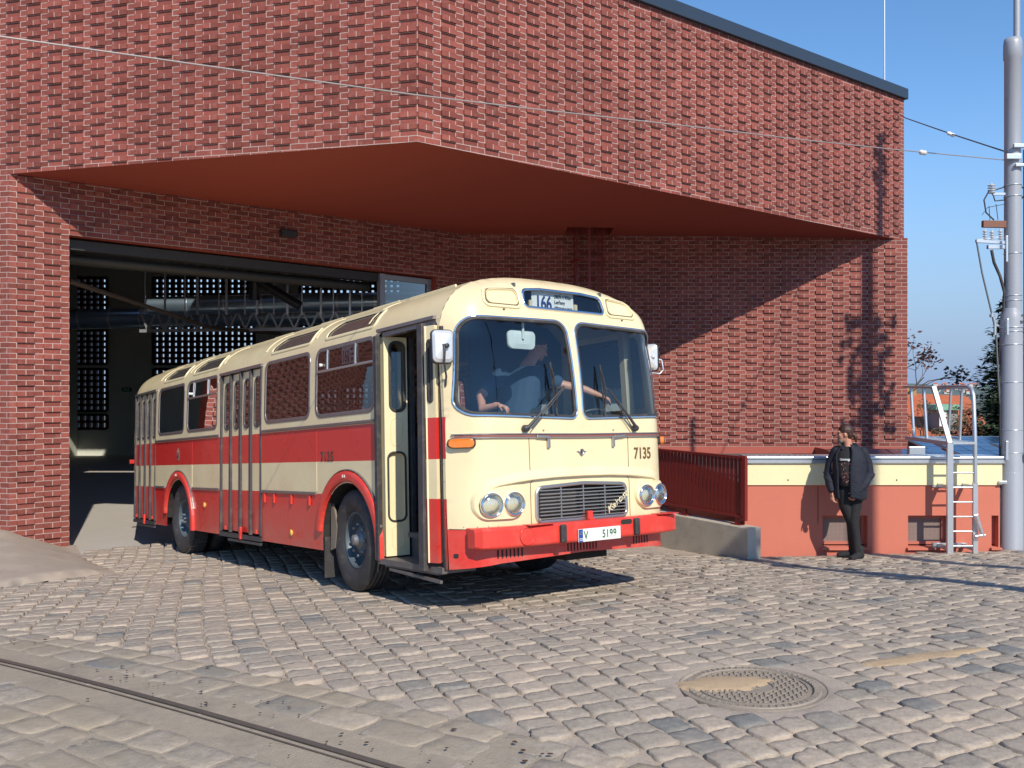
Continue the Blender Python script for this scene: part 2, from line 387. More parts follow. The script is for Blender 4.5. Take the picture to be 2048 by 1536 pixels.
while bpos < 12:
    w = random.uniform(.172, .208); rowi += 1
    a = -2+random.random()*.2; ph = random.random()*6
    while a < 17:
        L = random.uniform(.135, .195) if random.random() < .85 else random.uniform(.195, .25)
        bend = lambda a_: .10*math.sin(a_*.45+1.3)+.012*math.sin(a_*1.7+.15*rowi)
        g = random.uniform(.004, .012); gr_ = random.uniform(.005, .011)
        c = A_*(a+L/2)+B_*(bpos+w/2+bend(a+L/2))
        if inview(c.x, c.y) and c.y < 17:
            ok = (c-MH).length > MHR+.085 and track_d(c.x, c.y) > .72 and not apron(c.x, c.y)
            if door_side(c.x, c.y) > -.75 and c.x < .5: ok = False
            if c.y > 11.95 and c.x > 3.25: ok = False
            if c.y > 12.0 and c.x > 1.5: ok = False
            if ok:
                j = lambda: random.gauss(0, .004)
                q = []
                for (aa, bb) in ((a+g/2, bpos+gr_), (a+g/2, bpos+w-gr_), (a+L-g/2, bpos+w-gr_), (a+L-g/2, bpos+gr_)):
                    p = A_*(aa+j())+B_*(bb+bend(aa)+j()); q.append(p)
                st.add(q, random.uniform(-.006, .004), .0055)
        a += L
    bpos += w
st.build('cobblestone_paving')
# worn flat stones between and beside the tram rails, bedded in flush sand
st2 = Stones(); d = -4.2
while d < .66:
    w = random.uniform(.19, .25); s_ = -6+random.random()*.3
    if abs(d+w/2) < .09: d += .05; continue
    while s_ < 9:
        L = random.uniform(.28, .44); c = T1+TT*(s_+L/2)+TN*(d+w/2)
        if inview(c.x, c.y, .8) and not apron(c.x, c.y) and abs(track_d(c.x, c.y)) > .155:
            g = random.uniform(.006, .014); j = lambda: random.gauss(0, .007)
            q = [T1+TT*(aa+j())+TN*(bb+j()) for aa, bb in ((s_+g, d+g*.6), (s_+L-g, d+g*.6), (s_+L-g, d+w-g*.6), (s_+g, d+w-g*.6))]
            st2.add(q, random.uniform(-.010, -.004), .006, tilt=.010, dzs=.0025)
        s_ += L
    d += w
M['track_sett'] = stone_material('track_setts', (.31, .255, .185, 1), .40, .62, .9)
st2.build('track_stone_paving', m='track_sett')
mb = MB()     # sandy bedding of the track zone, nearly flush with its stones
nS, nD = 60, 22
for i in range(nS+1):
    for k in range(nD+1):
        s_ = -6+15*i/nS; d = -4.2+4.95*k/nD; p = T1+TT*s_+TN*d; e = .012 if k == nD else 0
        mb.v.append((p.x, p.y, gz(p.x, p.y)-.0125-e+.002*noise.noise(Vector((p.x*3, p.y*3, 0)))))
for i in range(nS):
    for k in range(nD):
        q = T1+TT*(-6+15*i/nS)+TN*(-4.2+4.95*k/nD)
        if q.y > -1: mb.f.append([i*(nD+1)+k, (i+1)*(nD+1)+k, (i+1)*(nD+1)+k+1, i*(nD+1)+k+1]); mb.mi.append(0); mb.uv.append(None); mb.sm.append(True)
mb.build('track_bedding', mat('track_sand', (.33, .275, .21), .95, var=.2, scale=14, bump=.7, bscale=120, dirt=(.12, .10, .085), dirtscale=3, dirtamt=.5), kind='structure')
# tram rail: head, groove, guard lip
rl = empty('tram_rail', tuple(T1)+(gz(*T1),), 'worn grooved tram rail running across the foreground stones', 'rail')
def railstrip(d0, d1, h0, h1, m, name):
    mb = MB(); N = 60
    for i in range(N+1):
        s_ = -5+11*i/N
        for (d, h) in ((d0, h0), (d1, h1)):
            p = T1+TT*s_+TN*d; mb.v.append((p.x-rl.location.x, p.y-rl.location.y, gz(p.x, p.y)+h-rl.location.z))
    for i in range(N): mb.f.append([2*i, 2*i+2, 2*i+3, 2*i+1]); mb.mi.append(0); mb.uv.append(None); mb.sm.append(False)
    return mb.build(name, m, rl)
M['rail_steel'] = mat('rail_steel', (.17, .15, .13), .45, .5, var=.2, scale=20, dirt=(.20, .16, .12), dirtscale=6)
M['rail_rust'] = mat('rail_rust', (.05, .042, .036), .8, .2, var=.3, scale=20)
railstrip(.012, .050, -.004, -.004, M['rail_steel'], 'rail_head')
railstrip(-.020, .012, -.035, -.035, M['rail_rust'], 'groove')
railstrip(.012, .0121, -.004, -.035, M['rail_rust'], 'groove_side')
railstrip(-.034, -.020, -.008, -.008, M['rail_steel'], 'guard_lip')
railstrip(-.0201, -.020, -.035, -.008, M['rail_rust'], 'groove_side')
# dry leaf crumbs along the rail
random.seed(41); mb = MB()
for k in range(170):
    d_ = random.choice((.12, .16, .2, -.15, .35, .5))+random.gauss(0, .06); s_ = random.uniform(-1, 5.5); p = T1+TT*s_+TN*d_
    if noise.noise(Vector((s_*1.1, d_*3, 2))) < -.02 and random.random() < .8: continue
    r_ = random.uniform(.006, .022); a = random.uniform(0, 6.28); z = gz(p.x, p.y)+.006
    pts = [(p.x+r_*random.uniform(.5, 1)*math.cos(a+i*1.256), p.y+r_*random.uniform(.4, 1)*math.sin(a+i*1.256), z+random.uniform(0, .006)) for i in range(5)]
    mb.add(pts, [(0, 1, 2), (0, 2, 3), (0, 3, 4)])
mb.build('leaf_litter', mat('leaf_litter', (.07, .035, .02), .9, var=.4), kind='stuff')
# manhole
mz = gz(*MH)-.004; mh = empty('manhole_cover', (MH.x, MH.y, mz), 'round iron manhole cover half covered by sand, set in the cobbles', 'manhole cover')
slope = Matrix.Rotation(math.atan((gz(MH.x, MH.y+.4)-gz(MH.x, MH.y-.4))/.8), 4, 'X')@Matrix.Rotation(-math.atan(.0254), 4, 'Y')
mh.matrix_world = Matrix.Translation((MH.x, MH.y, mz))@slope
M['iron'] = mat('cast_iron', (.28, .235, .19), .75, .1, var=.25, scale=25, bump=.3)
mb = MB().lathe([(.001, -.02), (.415, -.02), (.415, 0), (.411, .002), (.405, 0), (.40, -.006), (.375, -.006), (.37, .002), (.335, .002), (.33, -.008), (.325, -.008)], (0, 0, 0), n=64, smooth=False, cap=False)
for k in range(56):
    a = 2*math.pi*k/56; mb.box((.352*math.cos(a), .352*math.sin(a), .004), (.03, .012, .006), a)
mb.build('rim', M['iron'], mh)
mb = MB().lathe([(.001, -.004), (.322, -.004), (.322, -.012)], (0, 0, 0), n=64, smooth=False, cap=False)
for i in range(-9, 10):
    for j in range(-9, 10):
        x, y = i*.034, j*.034; r_ = math.hypot(x, y)
        if .13 < r_ < .295: mb.box((x, y, 0), (.022, .011, .010), (i+j) % 2*math.pi/2)
mb.lathe([(.30, 0), (.30, .006), (.312, .006), (.312, 0)], (0, 0, -.004), n=64, smooth=False, cap=False)
mb.lathe([(.115, 0), (.115, .007), (.125, .007), (.125, 0)], (0, 0, -.004), n=48, smooth=False, cap=False)
mb.bar((-.03, -.04, .001), (0, .05, .001), .012, .006).bar((.03, -.04, .001), (0, .05, .001), .012, .006).bar((-.03, -.04, .001), (.03, -.04, .001), .012, .006)
mb.build('lid', M['iron'], mh)
def sandpatch(cx, cy, rx, ry, rot, hgt, seed):
    mb = MB(); n = 40; vs = [(cx, cy, gz(cx, cy)+hgt)]; K = 7
    for k in range(1, K+1):
        for i in range(n):
            a = 2*math.pi*i/n; rr = k/K*(1+.38*noise.noise(Vector((math.cos(a)*2.2+seed, math.sin(a)*2.2, seed))))
            x = rx*rr*math.cos(a); y = ry*rr*math.sin(a); X = cx+x*math.cos(rot)-y*math.sin(rot); Y = cy+x*math.sin(rot)+y*math.cos(rot)
            h = hgt*(1-(k/K)**2)+.004*noise.noise(Vector((X*14, Y*14, seed)))-(.012 if k == K else 0)
            vs.append((X, Y, gz(X, Y)+h))
    fs = [(0, 1+i, 1+(i+1) % n) for i in range(n)]
    for k in range(K-1):
        for i in range(n): a = 1+k*n; fs.append((a+i, a+(i+1) % n, a+n+(i+1) % n, a+n+i))
    mb.add(vs, fs, smooth=True); return mb
M['sand'] = mat('sand', (.47, .34, .21), .95, var=.15, scale=40, bump=.8, bscale=200)
a1 = sandpatch(1.22, 5.18, .30, .13, .12, .016, 3.1)
a1.build('sand', M['sand'], kind='stuff')
sandpatch(2.55, 5.6, .52, .085, .35, .010, 7.7).build('sand', M['sand'], kind='stuff')

# ================================================================ BRICK
def brick_material(name, tint=1.0):
    t = NT(name); b = t.b; b.inputs['Roughness'].default_value = .85
    uv = t.node('ShaderNodeUVMap'); br = t.node('ShaderNodeTexBrick')
    br.offset = .5; br.offset_frequency = 2; br.squash = 1
    br.inputs['Scale'].default_value = 1; br.inputs['Brick Width'].default_value = .25; br.inputs['Row Height'].default_value = .0825
    br.inputs['Mortar Size'].default_value = .0056; br.inputs['Mortar Smooth'].default_value = .15; br.inputs['Bias'].default_value = -.1
    br.inputs['Color1'].default_value = (.18*tint, .043*tint, .031*tint, 1); br.inputs['Color2'].default_value = (.30*tint, .080*tint, .059*tint, 1)
    br.inputs['Mortar'].default_value = (.50, .37, .33, 1)
    wob = t.node('ShaderNodeTexNoise', Scale=3.0, Detail=2); t.link(uv.outputs[0], wob.inputs['Vector'])
    sub = t.node('ShaderNodeVectorMath', _operation='SUBTRACT'); sub.inputs[1].default_value = (.5, .5, .5); t.link(wob.outputs['Color'], sub.inputs[0])
    scl = t.node('ShaderNodeVectorMath', _operation='SCALE'); scl.inputs['Scale'].default_value = .010; t.link(sub.outputs[0], scl.inputs[0])
    addv = t.node('ShaderNodeVectorMath', _operation='ADD'); t.link(uv.outputs[0], addv.inputs[0]); t.link(scl.outputs[0], addv.inputs[1])
    t.link(addv.outputs[0], br.inputs['Vector'])
    n1 = t.node('ShaderNodeTexNoise', Scale=9, Detail=8, Roughness=.7); t.link(uv.outputs[0], n1.inputs['Vector'])
    n2 = t.node('ShaderNodeTexNoise', Scale=26, Detail=6, Roughness=.75); t.link(uv.outputs[0], n2.inputs['Vector'])
    # pale lime bloom on some bricks
    r1 = t.node('ShaderNodeMapRange'); r1.inputs[1].default_value = .52; r1.inputs[2].default_value = .80; r1.inputs[4].default_value = .38; t.link(n1.outputs['Fac'], r1.inputs[0])
    m1 = t.node('ShaderNodeMix', _data_type='RGBA'); m1.inputs[7].default_value = (.52, .25, .22, 1)
    t.link(r1.outputs[0], m1.inputs[0]); t.link(br.outputs['Color'], m1.inputs[6])
    m2 = t.node('ShaderNodeMix', _data_type='RGBA', _blend_type='MULTIPLY'); m2.inputs[0].default_value = .6
    r2 = t.node('ShaderNodeMapRange'); r2.inputs[1].default_value = .3; r2.inputs[2].default_value = .7; r2.inputs[3].default_value = .72; r2.inputs[4].default_value = 1.2
    t.link(n2.outputs['Fac'], r2.inputs[0]); t.link(m1.outputs[2], m2.inputs[6]); t.link(r2.outputs[0], m2.inputs[7])
    n5 = t.node('ShaderNodeTexNoise', Scale=.55, Detail=6, Roughness=.65); t.link(uv.outputs[0], n5.inputs['Vector']); r5 = t.node('ShaderNodeMapRange'); r5.inputs[1].default_value = .3; r5.inputs[2].default_value = .7; r5.inputs[3].default_value = .80; r5.inputs[4].default_value = 1.12; t.link(n5.outputs['Fac'], r5.inputs[0])
    m5 = t.node('ShaderNodeMix', _data_type='RGBA', _blend_type='MULTIPLY'); m5.inputs[0].default_value = 1; t.link(m2.outputs[2], m5.inputs[6]); t.link(r5.outputs[0], m5.inputs[7]); t.link(m5.outputs[2], b.inputs['Base Color'])
    inv = t.node('ShaderNodeMath', _operation='SUBTRACT'); inv.inputs[0].default_value = 1; t.link(br.outputs['Fac'], inv.inputs[1])
    bp = t.node('ShaderNodeBump', Strength=1.0, Distance=.006); t.link(inv.outputs[0], bp.inputs['Height'])
    bp2 = t.node('ShaderNodeBump', Strength=.5, Distance=.004); t.link(n2.outputs['Fac'], bp2.inputs['Height']); t.link(bp.outputs[0], bp2.inputs['Normal'])
    t.link(bp2.outputs[0], b.inputs['Normal']); return t.m
M['brick'] = brick_material('red_brick')
RH = .0825; Z0 = 3.29-RH*80+.0              # brick courses are counted from the prow soffit
depot = empty('brick_depot_building', (PB.x, PB.y, 0), 'large red brick tram depot with jutting upper storey over an open garage doorway', 'building')
DO = Vector((PB.x, PB.y, 0))
def brick_face(mb, P, D, s0, s1, poly, s_off=0, prot=True, dep=.031, skipf=None, holes=(), phase=0):
    """face in the vertical plane through P along D; poly in (s, z); UV in metres; s measured so that the pattern starts at s_off"""
    N = Vector((D.y, -D.x)); 
    if N.y > 0 or (abs(N.y) < 1e-6 and N.x > 0): N = -N
    def P3(s, z, o=0): return (P.x+D.x*s+N.x*o-DO.x, P.y+D.y*s+N.y*o-DO.y, z)
    ov, oe, of, *_ = delaunay_2d_cdt([Vector(p) for p in poly]+[Vector(p) for h in holes for p in h],
        [(i, (i+1) % len(poly)) for i in range(len(poly))]+[(len(poly)+sum(len(q) for q in holes[:k])+i, len(poly)+sum(len(q) for q in holes[:k])+(i+1) % len(h)) for k, h in enumerate(holes) for i in range(len(h))], [], 0, 1e-6)
    vs = [P3(p[0], p[1]) for p in ov]; fs = []; uvs = []
    for f in of:
        cx = sum(ov[i][0] for i in f)/len(f); cy = sum(ov[i][1] for i in f)/len(f)
        if pip(cx, cy, poly) and not any(pip(cx, cy, h) for h in holes):
            fs.append(list(f)); uvs.append([(ov[i][0]-s_off+50, ov[i][1]-Z0) for i in f])
    mb.add(vs, fs, 0, uvs)
    if not prot: return
    z_lo = min(p[1] for p in poly); z_hi = max(p[1] for p in poly)
    n0 = int(math.floor((z_lo-Z0)/RH)); n1 = int(math.ceil((z_hi-Z0)/RH))
    for n in range(n0, n1+1):
        zc = Z0+(n+.5)*RH; base = (.125 if n % 2 == phase else .5)
        # Blender's brick texture shifts odd rows by half a brick
        if n % 2: base = .5 if phase == 0 else .125+.125
        k0 = int(math.floor((s0-s_off)/.75))-1; k1 = int(math.ceil((s1-s_off)/.75))+1
        for k in range(k0, k1+1):
            sc = base+.75*k+s_off; hw = .121
            if not all(pip(sc+a*hw, zc+b_*.06, poly) for a in (-1, 1) for b_ in (-1.3, 1)): continue
            if any(pip(sc+a*hw, zc+b_*.05, h) for h in holes for a in (-1, 1) for b_ in (-1, 1)): continue
            if skipf and skipf(sc, zc): continue
            hh = .0365; d_ = dep*random.uniform(.8, 1.15)
            v = [P3(sc-hw, zc-hh, 0), P3(sc+hw, zc-hh, 0), P3(sc+hw, zc+hh, 0), P3(sc-hw, zc+hh, 0), P3(sc-hw, zc-hh, d_), P3(sc+hw, zc-hh, d_), P3(sc+hw, zc+hh, d_), P3(sc-hw, zc+hh, d_)]
            u0 = sc-s_off+50; w0 = zc-Z0; a = .110; c_ = .030
            uq = [(u0-a, w0-c_), (u0+a, w0-c_), (u0+a, w0+c_), (u0-a, w0+c_)]
            mb.add(v, [(4, 5, 6, 7), (0, 1, 5, 4), (3, 7, 6, 2), (0, 4, 7, 3), (1, 2, 6, 5)], 0, [uq]*5)
ZR = 6.27
# --- right facade of the upper storey
mb = MB(); zb = 3.29; zc_ = 3.16
brick_face(mb, PB, RW, 0, LR, [(0, zb), (LR, zc_), (LR, ZR), (0, ZR)], s_off=.0)
mb.build('right_facade', M['brick'], depot, auto=False)
# --- left facade: upper storey from the prow to A, full height left of A
mb = MB(); LA = (PA-PB).length
brick_face(mb, PB, WL, 0, 16, [(0, zb), (LA, 3.22), (LA, -3.2), (16, -3.2), (16, ZR), (0, ZR)], s_off=0)
mb.build('left_facade', M['brick'], depot, auto=False)
# --- door wall
def dwt(px): # s along the door wall for an image column
    k = (px-1024)/F_PX; return (k*PA.y-PA.x)/(DW.x-k*DW.y)
s_j = dwt(138.5); s_r = dwt(872); s_p = dwt(768); zl0, zl1 = 2.385, 2.285
mb = MB(); doorhole = [(s_j, -3.3), (s_r, -3.3), (s_r, zl1), (s_j, zl0)]
brick_face(mb, PA, DW, 0, DL, [(0, -3.0), (s_j, -3.0), (s_j, zl0), (s_r, zl1), (s_r, -3.0), (DL, -3.0), (DL, 3.28), (0, 3.23)], s_off=.10)
mb.build('door_wall', M['brick'], depot, auto=False)
# --- recessed wall facing the yard
mb = MB(); W_D = Vector((1, 0)); LE = (PE-PD).length
brick_face(mb, PD, W_D, 0, LE, [(0, -1.333), (LE, -1.333), (LE, 3.185), (0, 3.285)], s_off=.09)
mb.build('recessed_wall', M['brick'], depot, auto=False)
brm = M['pink_render']
mb = MB().box((PD.x+LE/2-DO.x, PE.y+.13-.012-DO.y, -1.41), (LE, .26, .15)); mb.build('render_band', mat('band_render', (.36, .09, .065), .85, var=.08), depot)
# --- side and back walls, roof, slabs
def slab(mb, pts, z0, z1):
    n = len(pts); vs = [(p[0]-DO.x, p[1]-DO.y, z) for z in (z0, z1) for p in pts]
    mb.add(vs, [list(range(n))[::-1], list(range(n, 2*n))]+[(i, (i+1) % n, n+(i+1) % n, n+i) for i in range(n)])
mb = MB(); BK = 36.0
brick_face(mb, PE, Vector((0, 1)), 0, BK-PE.y, [(0, -1.48), (BK-PE.y, -1.48), (BK-PE.y, 3.185), (0, 3.185)], prot=False)
brick_face(mb, PC, Vector((0, 1)), 0, BK-PC.y, [(0, 3.16), (BK-PC.y, 3.16), (BK-PC.y, ZR), (0, ZR)], prot=False)
mb.build('side_wall', M['brick'], depot, auto=False)
mb = MB(); slab(mb, [PE+Vector((-1.0, .002)), PE+Vector((0, .002)), (PE.x, BK), (PE.x-1.0, BK)], 3.1, 3.184); mb.build('ledge', M['soffit'], depot)
# soffit with a square ladder hatch
def soff(X, Y):
    tri = ((PA, 3.222), (PB, 3.288), (PD, 3.275)) if (Vector((X, Y))-PB).cross(PD-PB) < 0 else ((PD, 3.275), (PB, 3.288), (PC, 3.165))
    (p, hp_), (q, hq), (r, hr) = tri; d = (q-p).cross(r-p); v = Vector((X, Y))-p; u_ = v.cross(r-p)/d; w_ = (q-p).cross(v)/d
    return hp_+u_*(hq-hp_)+w_*(hr-hp_)
hx0, hx1, hy0, hy1 = 1.10, 2.08, 18.72, 19.49
def hatch_px():
    a = at(1122, 473, 19.5); b = at(1220, 473, 19.5); return a.x, b.x
def spt(x, y): return (x-DO.x, y-DO.y, soff(x, y))
outer = [tuple(PA+DW*.02), tuple(PB), tuple(PC+Vector((0, -.02))), (PE.x, PE.y+.02), tuple(PD+Vector((0, .02)))]
hatch = [(1.14, 18.55), (2.10, 18.55), (2.10, 19.44), (1.14, 19.44)]
ms = skin(outer, [hatch], spt, step=.8); ms.build('soffit', M['soffit'], depot)
mb = MB()
for i in range(4):
    a = hatch[i]; b = hatch[(i+1) % 4]; za = soff(*a); zb_ = soff(*b)
    mb.add([(a[0]-DO.x, a[1]-DO.y, za), (b[0]-DO.x, b[1]-DO.y, zb_), (b[0]-DO.x, b[1]-DO.y, 4.6), (a[0]-DO.x, a[1]-DO.y, 4.6)], [(0, 1, 2, 3)])
mb.add([(p[0]-DO.x, p[1]-DO.y, 4.6) for p in hatch], [(0, 1, 2, 3)])
mb.build('soffit_hatch', M['dark_red_steel'], depot)
# roof slab and coping
SKYH = [[(-9.5, 17.2), (-6.0, 17.2), (-6.0, 18.8), (-9.5, 18.8)], [(-9.5, 27), (-6.5, 27), (-6.5, 29), (-9.5, 29)], [(-13.3, 23.6), (-11.4, 23.6), (-11.4, 25.2), (-13.3, 25.2)], [(-4.2, 23.0), (-1.2, 23.0), (-1.2, 24.6), (-4.2, 24.6)]]  # unseen roof openings; extra ones added to brighten the hall and ducts
roofp = [tuple(PL), tuple(PB), tuple(PC), (PC.x, BK), (PL.x, BK)]
mb = skin(roofp, SKYH, lambda x, y: (x-DO.x, y-DO.y, ZR-.02), step=4); mb.build('roof', mat('roof_felt', (.08, .08, .085), .9), depot)
M['coping'] = mat('coping_sheet', (.055, .075, .10), .4, .5, var=.06)
for nm, p, q in (('coping', PB, PC), ('coping', PL, PB)):
    d_ = (q-p).normalized(); n_ = Vector((d_.y, -d_.x)); n_ = n_ if n_.y < 0 else -n_; mb = MB()
    c_ = (p+q)/2+n_*-.12; mb.box((c_.x-DO.x, c_.y-DO.y, ZR+.105), ((q-p).length+.1, .40, .23), math.atan2(d_.y, d_.x)); mb.build(nm, M['coping'], depot, bevel=.01)
# inside faces (thickness) of the door opening
mb = MB(); th = .42; IN = -DN
for s_, z0_, z1_ in ((s_j, -2.95, zl0), (s_r, -2.95, zl1)):
    a = PA+DW*s_; b = a+IN*th; mb.add([(a.x-DO.x, a.y-DO.y, z0_), (b.x-DO.x, b.y-DO.y, z0_), (b.x-DO.x, b.y-DO.y, z1_), (a.x-DO.x, a.y-DO.y, z1_)], [(0, 1, 2, 3)])
a = PA+DW*s_j; b = PA+DW*s_r
mb.add([(a.x-DO.x, a.y-DO.y, zl0), (b.x-DO.x, b.y-DO.y, zl1), ((b+IN*th).x-DO.x, (b+IN*th).y-DO.y, zl1), ((a+IN*th).x-DO.x, (a+IN*th).y-DO.y, zl0)], [(0, 1, 2, 3)])
mb.build('door_reveal', M['soffit'], depot)
# inner face of the door wall, other room walls, ceiling, floor
M['inner_wall'] = mat('inner_wall_concrete', (.48, .50, .44), .85, var=.12, scale=1.5)
M['ceiling_wood'] = mat('ceiling_boards', (.22, .12, .06), .8, var=.2, scale=3)
mb = MB(); CZ = 5.2
def wpt(s, z, o): p = PA+DW*s+IN*o; return (p.x-DO.x, p.y-DO.y, z)
for q in ([(.5, -3), (s_j, -3), (s_j, CZ), (.5, CZ)], [(s_r, -3), (DL, -3), (DL, CZ), (s_r, CZ)], [(s_j, zl0), (s_r, zl1), (s_r, CZ), (s_j, CZ)]):
    mb.add([wpt(s, z, th) for s, z in q], [(0, 1, 2, 3)])
mb.build('inner_face', M['inner_wall'], depot)
RX = 1.5
MB().box((RX+.1-DO.x, (20+BK)/2-DO.y, 1.2), (.2, BK-20, 8.2)).build('hall_side_wall', M['inner_wall'], depot); MB().box((PL.x+.3-DO.x, (17+BK)/2-DO.y, 1.2), (.2, BK-17, 8.2)).build('hall_side_wall', M['inner_wall'], depot)
# back wall with perforated windows
BW = 34.0
wins = []
for (x0, x1) in ((-17.0, -15.3), (-13.55, -9.75), (-8.0, -4.2)):
    for (z0_, z1_) in ((2.42, 4.05), (.80, 2.28), (-.98, .60), (-2.55+1.0-.1, -1.12+.0)) : wins.append((x0, z0_, x1, z1_))
wins = [w_ for w_ in wins if w_[3] > w_[1]+.3]
mb = MB()
rects = [[(w_[0], w_[1]), (w_[2], w_[1]), (w_[2], w_[3]), (w_[0], w_[3])] for w_ in wins]
skin([(PL.x, -2.9), (RX, -2.9), (RX, CZ), (PL.x, CZ)], rects, lambda x, z: (x-DO.x, BW-DO.y, z), step=2.5, mb=mb); mb.build('back_wall', M['inner_wall'], depot)
mb = MB()
for (x0, z0_, x1, z1_) in wins:
    n = int((x1-x0)/.23)
    for i in range(n+1):
        x = x0+(x1-x0)*i/n; mb.box((x-DO.x, BW+.08-DO.y, (z0_+z1_)/2), (.13, .16, z1_-z0_))
    k = int((z1_-z0_)/.20)
    for j in range(k+1):
        z = z0_+(z1_-z0_)*j/k; mb.box(((x0+x1)/2-DO.x, BW+.08-DO.y, z), (x1-x0, .16, .10))
mb.build('perforated_brick_screen', mat('screen_brick', (.16, .06, .04), .8), depot)
CEILP = [(PL.x+.1, PL.y+.8), (PA.x, PA.y+.5), (PD.x, PD.y+.3), (RX, PD.y+.3), (RX, BK), (PL.x+.1, BK)]
mb = skin(CEILP, SKYH, lambda x, y: (x-DO.x, y-DO.y, CZ), step=4)
for h_ in SKYH:
    for i in range(4):
        a, b = h_[i], h_[(i+1) % 4]; mb.add([(a[0]-DO.x, a[1]-DO.y, CZ), (b[0]-DO.x, b[1]-DO.y, CZ), (b[0]-DO.x, b[1]-DO.y, ZR-.02), (a[0]-DO.x, a[1]-DO.y, ZR-.02)], [(0, 1, 2, 3)])
mb.build('hall_ceiling', M['ceiling_wood'], depot)
# floor of the hall and threshold strip
fl = [PL+Vector((0, 1)), PA-DW*1.0-DN*.05, PA+DW*s_j+DN*.0, PA+DW*s_j+DN*.72, PA+DW*(s_r+.4)+DN*.72, PD+Vector((1.5, .3)), Vector((RX, BW)), Vector((PL.x, BW))]
mb = MB(); mb.add([(p.x, p.y, FLOOR) for p in fl], [list(range(len(fl)))]); mb.build('hall_floor', M['concrete_floor'], kind='structure')
# concrete apron left of the doorway: stepped slabs climbing to the left
def apz(X, Y):
    v = Vector((X, Y)); dl = (v-AP1).dot(Vector((-.83, -.558))); df = abs((v-PA).dot(Vector((WL.y, -WL.x))))
    r_ = .35*max(0, min(1, (dl-.10)/.85))*max(0, min(1, 1.02-df/3.3)); r_ = round(r_/.07)*.07*.35+r_*.65
    ed = min(((v-a).dot((b-a).normalized().orthogonal()).__abs__() if 0 <= (v-a).dot((b-a).normalized()) <= (b-a).length else 9) for a, b in ((Vector((-6.2, 13.0)), AP2), (AP2, AP3), (AP3, Vector((-7.2, 9.6))), (Vector((-7.2, 9.6)), Vector((-9.5, 9.3)))))
    return gz(X, Y)+.008+r_-(.07 if ed < .02 else 0)
skin([tuple(AP1+Vector((.02, .1))), (-6.2, 13.0), tuple(AP2), tuple(AP3), (-7.2, 9.6), (-9.5, 9.3), (-15, 9.2), (-15, 16.4), (-8, 14.2)], [], lambda x, y: (x, y, apz(x, y)), step=.12).build('sidewalk', mat('apron_concrete', (.34, .285, .23), .85, var=.14, scale=2.5, bump=.35, dirt=(.22, .19, .155), dirtscale=1.4), kind='structure')
import math
ZS=2.30; HR=.64; NR=2.8; WS=1.235
def halfw(z):
    if z<.9: return 1.235+.015*min(1,max(0,(z-.3)/.6))
    if z<1.6: return 1.25
    if z<=ZS: return 1.25-.015*(z-1.6)/.7
    t=min(1,(z-ZS)/HR); return WS*(max(0,1-t**NR))**(1/NR)
def roofz(y):
    t=min(1,abs(y)/WS); return ZS+HR*(max(0,1-t**NR))**(1/NR)
def outl(): 
    P=[(1.24,.3),(1.25,.9),(1.25,1.6),(1.243,2.0)]
    for i in range(25):
        a=i/24*math.pi/2; c=math.cos(a)**(2/NR); s=math.sin(a)**(2/NR); P.append((WS*c,ZS+HR*s))
    return P
_O=outl()
def odist(y,z):
    y=abs(y); b=9
    for (a0,b0),(a1,b1) in zip(_O,_O[1:]):
        dx,dz=a1-a0,b1-b0; L=dx*dx+dz*dz
        t=0 if L<1e-12 else max(0,min(1,((y-a0)*dx+(z-b0)*dz)/L))
        b=min(b,math.hypot(y-a0-t*dx,z-b0-t*dz))
    return b
def prof(z):
    if z<1.55: return 0.0
    t=z-1.55
    return -.01*min(1,t/.2)-.118*(t/.95)**2
def frontx(y,z):
    d=odist(y,z)
    zz=min(1,max(0,(z-2.35)/.3)); e=max(0,1-d/(.42-.22*zz))
    h=.27-.09*zz
    return prof(z)-.035*(y/1.25)**2-h*e**2.6
# ================================================================ BUS
# bus axes: x forward (front = 0), y to its left, z up from the paving
def Rm(yaw, pit, rol):
    cy, sy = math.cos(yaw), math.sin(yaw); cp, sp = math.cos(pit), math.sin(pit); cr, sr = math.cos(rol), math.sin(rol)
    return Matrix(((cy, -sy, 0), (sy, cy, 0), (0, 0, 1)))@Matrix(((cp, 0, -sp), (0, 1, 0), (sp, 0, cp)))@Matrix(((1, 0, 0), (0, cr, -sr), (0, sr, cr)))
BR_ = Rm(R(-52.69138633), R(4.43956253), R(-1.55731219))
BP_ = BR_@Vector((0, 0, -.51))+Vector((.64031006, 7.97536568, -1.40378334))
bus = empty('city_bus', label='cream and red vintage city bus with its front door open, leaving the garage', cat='bus', mtx=Matrix.Translation(BP_)@BR_.to_4x4())
XR = -10.08
OUT2 = [(-p[0], p[1]) for p in outl()]+[(p[0], p[1]) for p in outl()[::-1][1:]]       # right bottom -> over the roof -> left bottom
QA = [0.0]
for a, b in zip(OUT2, OUT2[1:]): QA.append(QA[-1]+math.hypot(b[0]-a[0], b[1]-a[1]))
QT = QA[-1]
def o2(q):
    q = max(0, min(QT, q)); i = 0
    import bisect
    i = min(len(QA)-2, max(0, bisect.bisect_right(QA, q)-1)); t = (q-QA[i])/(QA[i+1]-QA[i])
    a, b = OUT2[i], OUT2[i+1]; return a[0]+(b[0]-a[0])*t, a[1]+(b[1]-a[1])*t
_zt = [(o2(k*.01)[1], k*.01) for k in range(0, int(QT/2*100))]
def z2q(z):
    for i in range(len(_zt)-1):
        if _zt[i+1][0] >= z: a, b = _zt[i], _zt[i+1]; return a[1]+(z-a[0])/(b[0]-a[0]+1e-9)*(b[1]-a[1])
    return QT/2
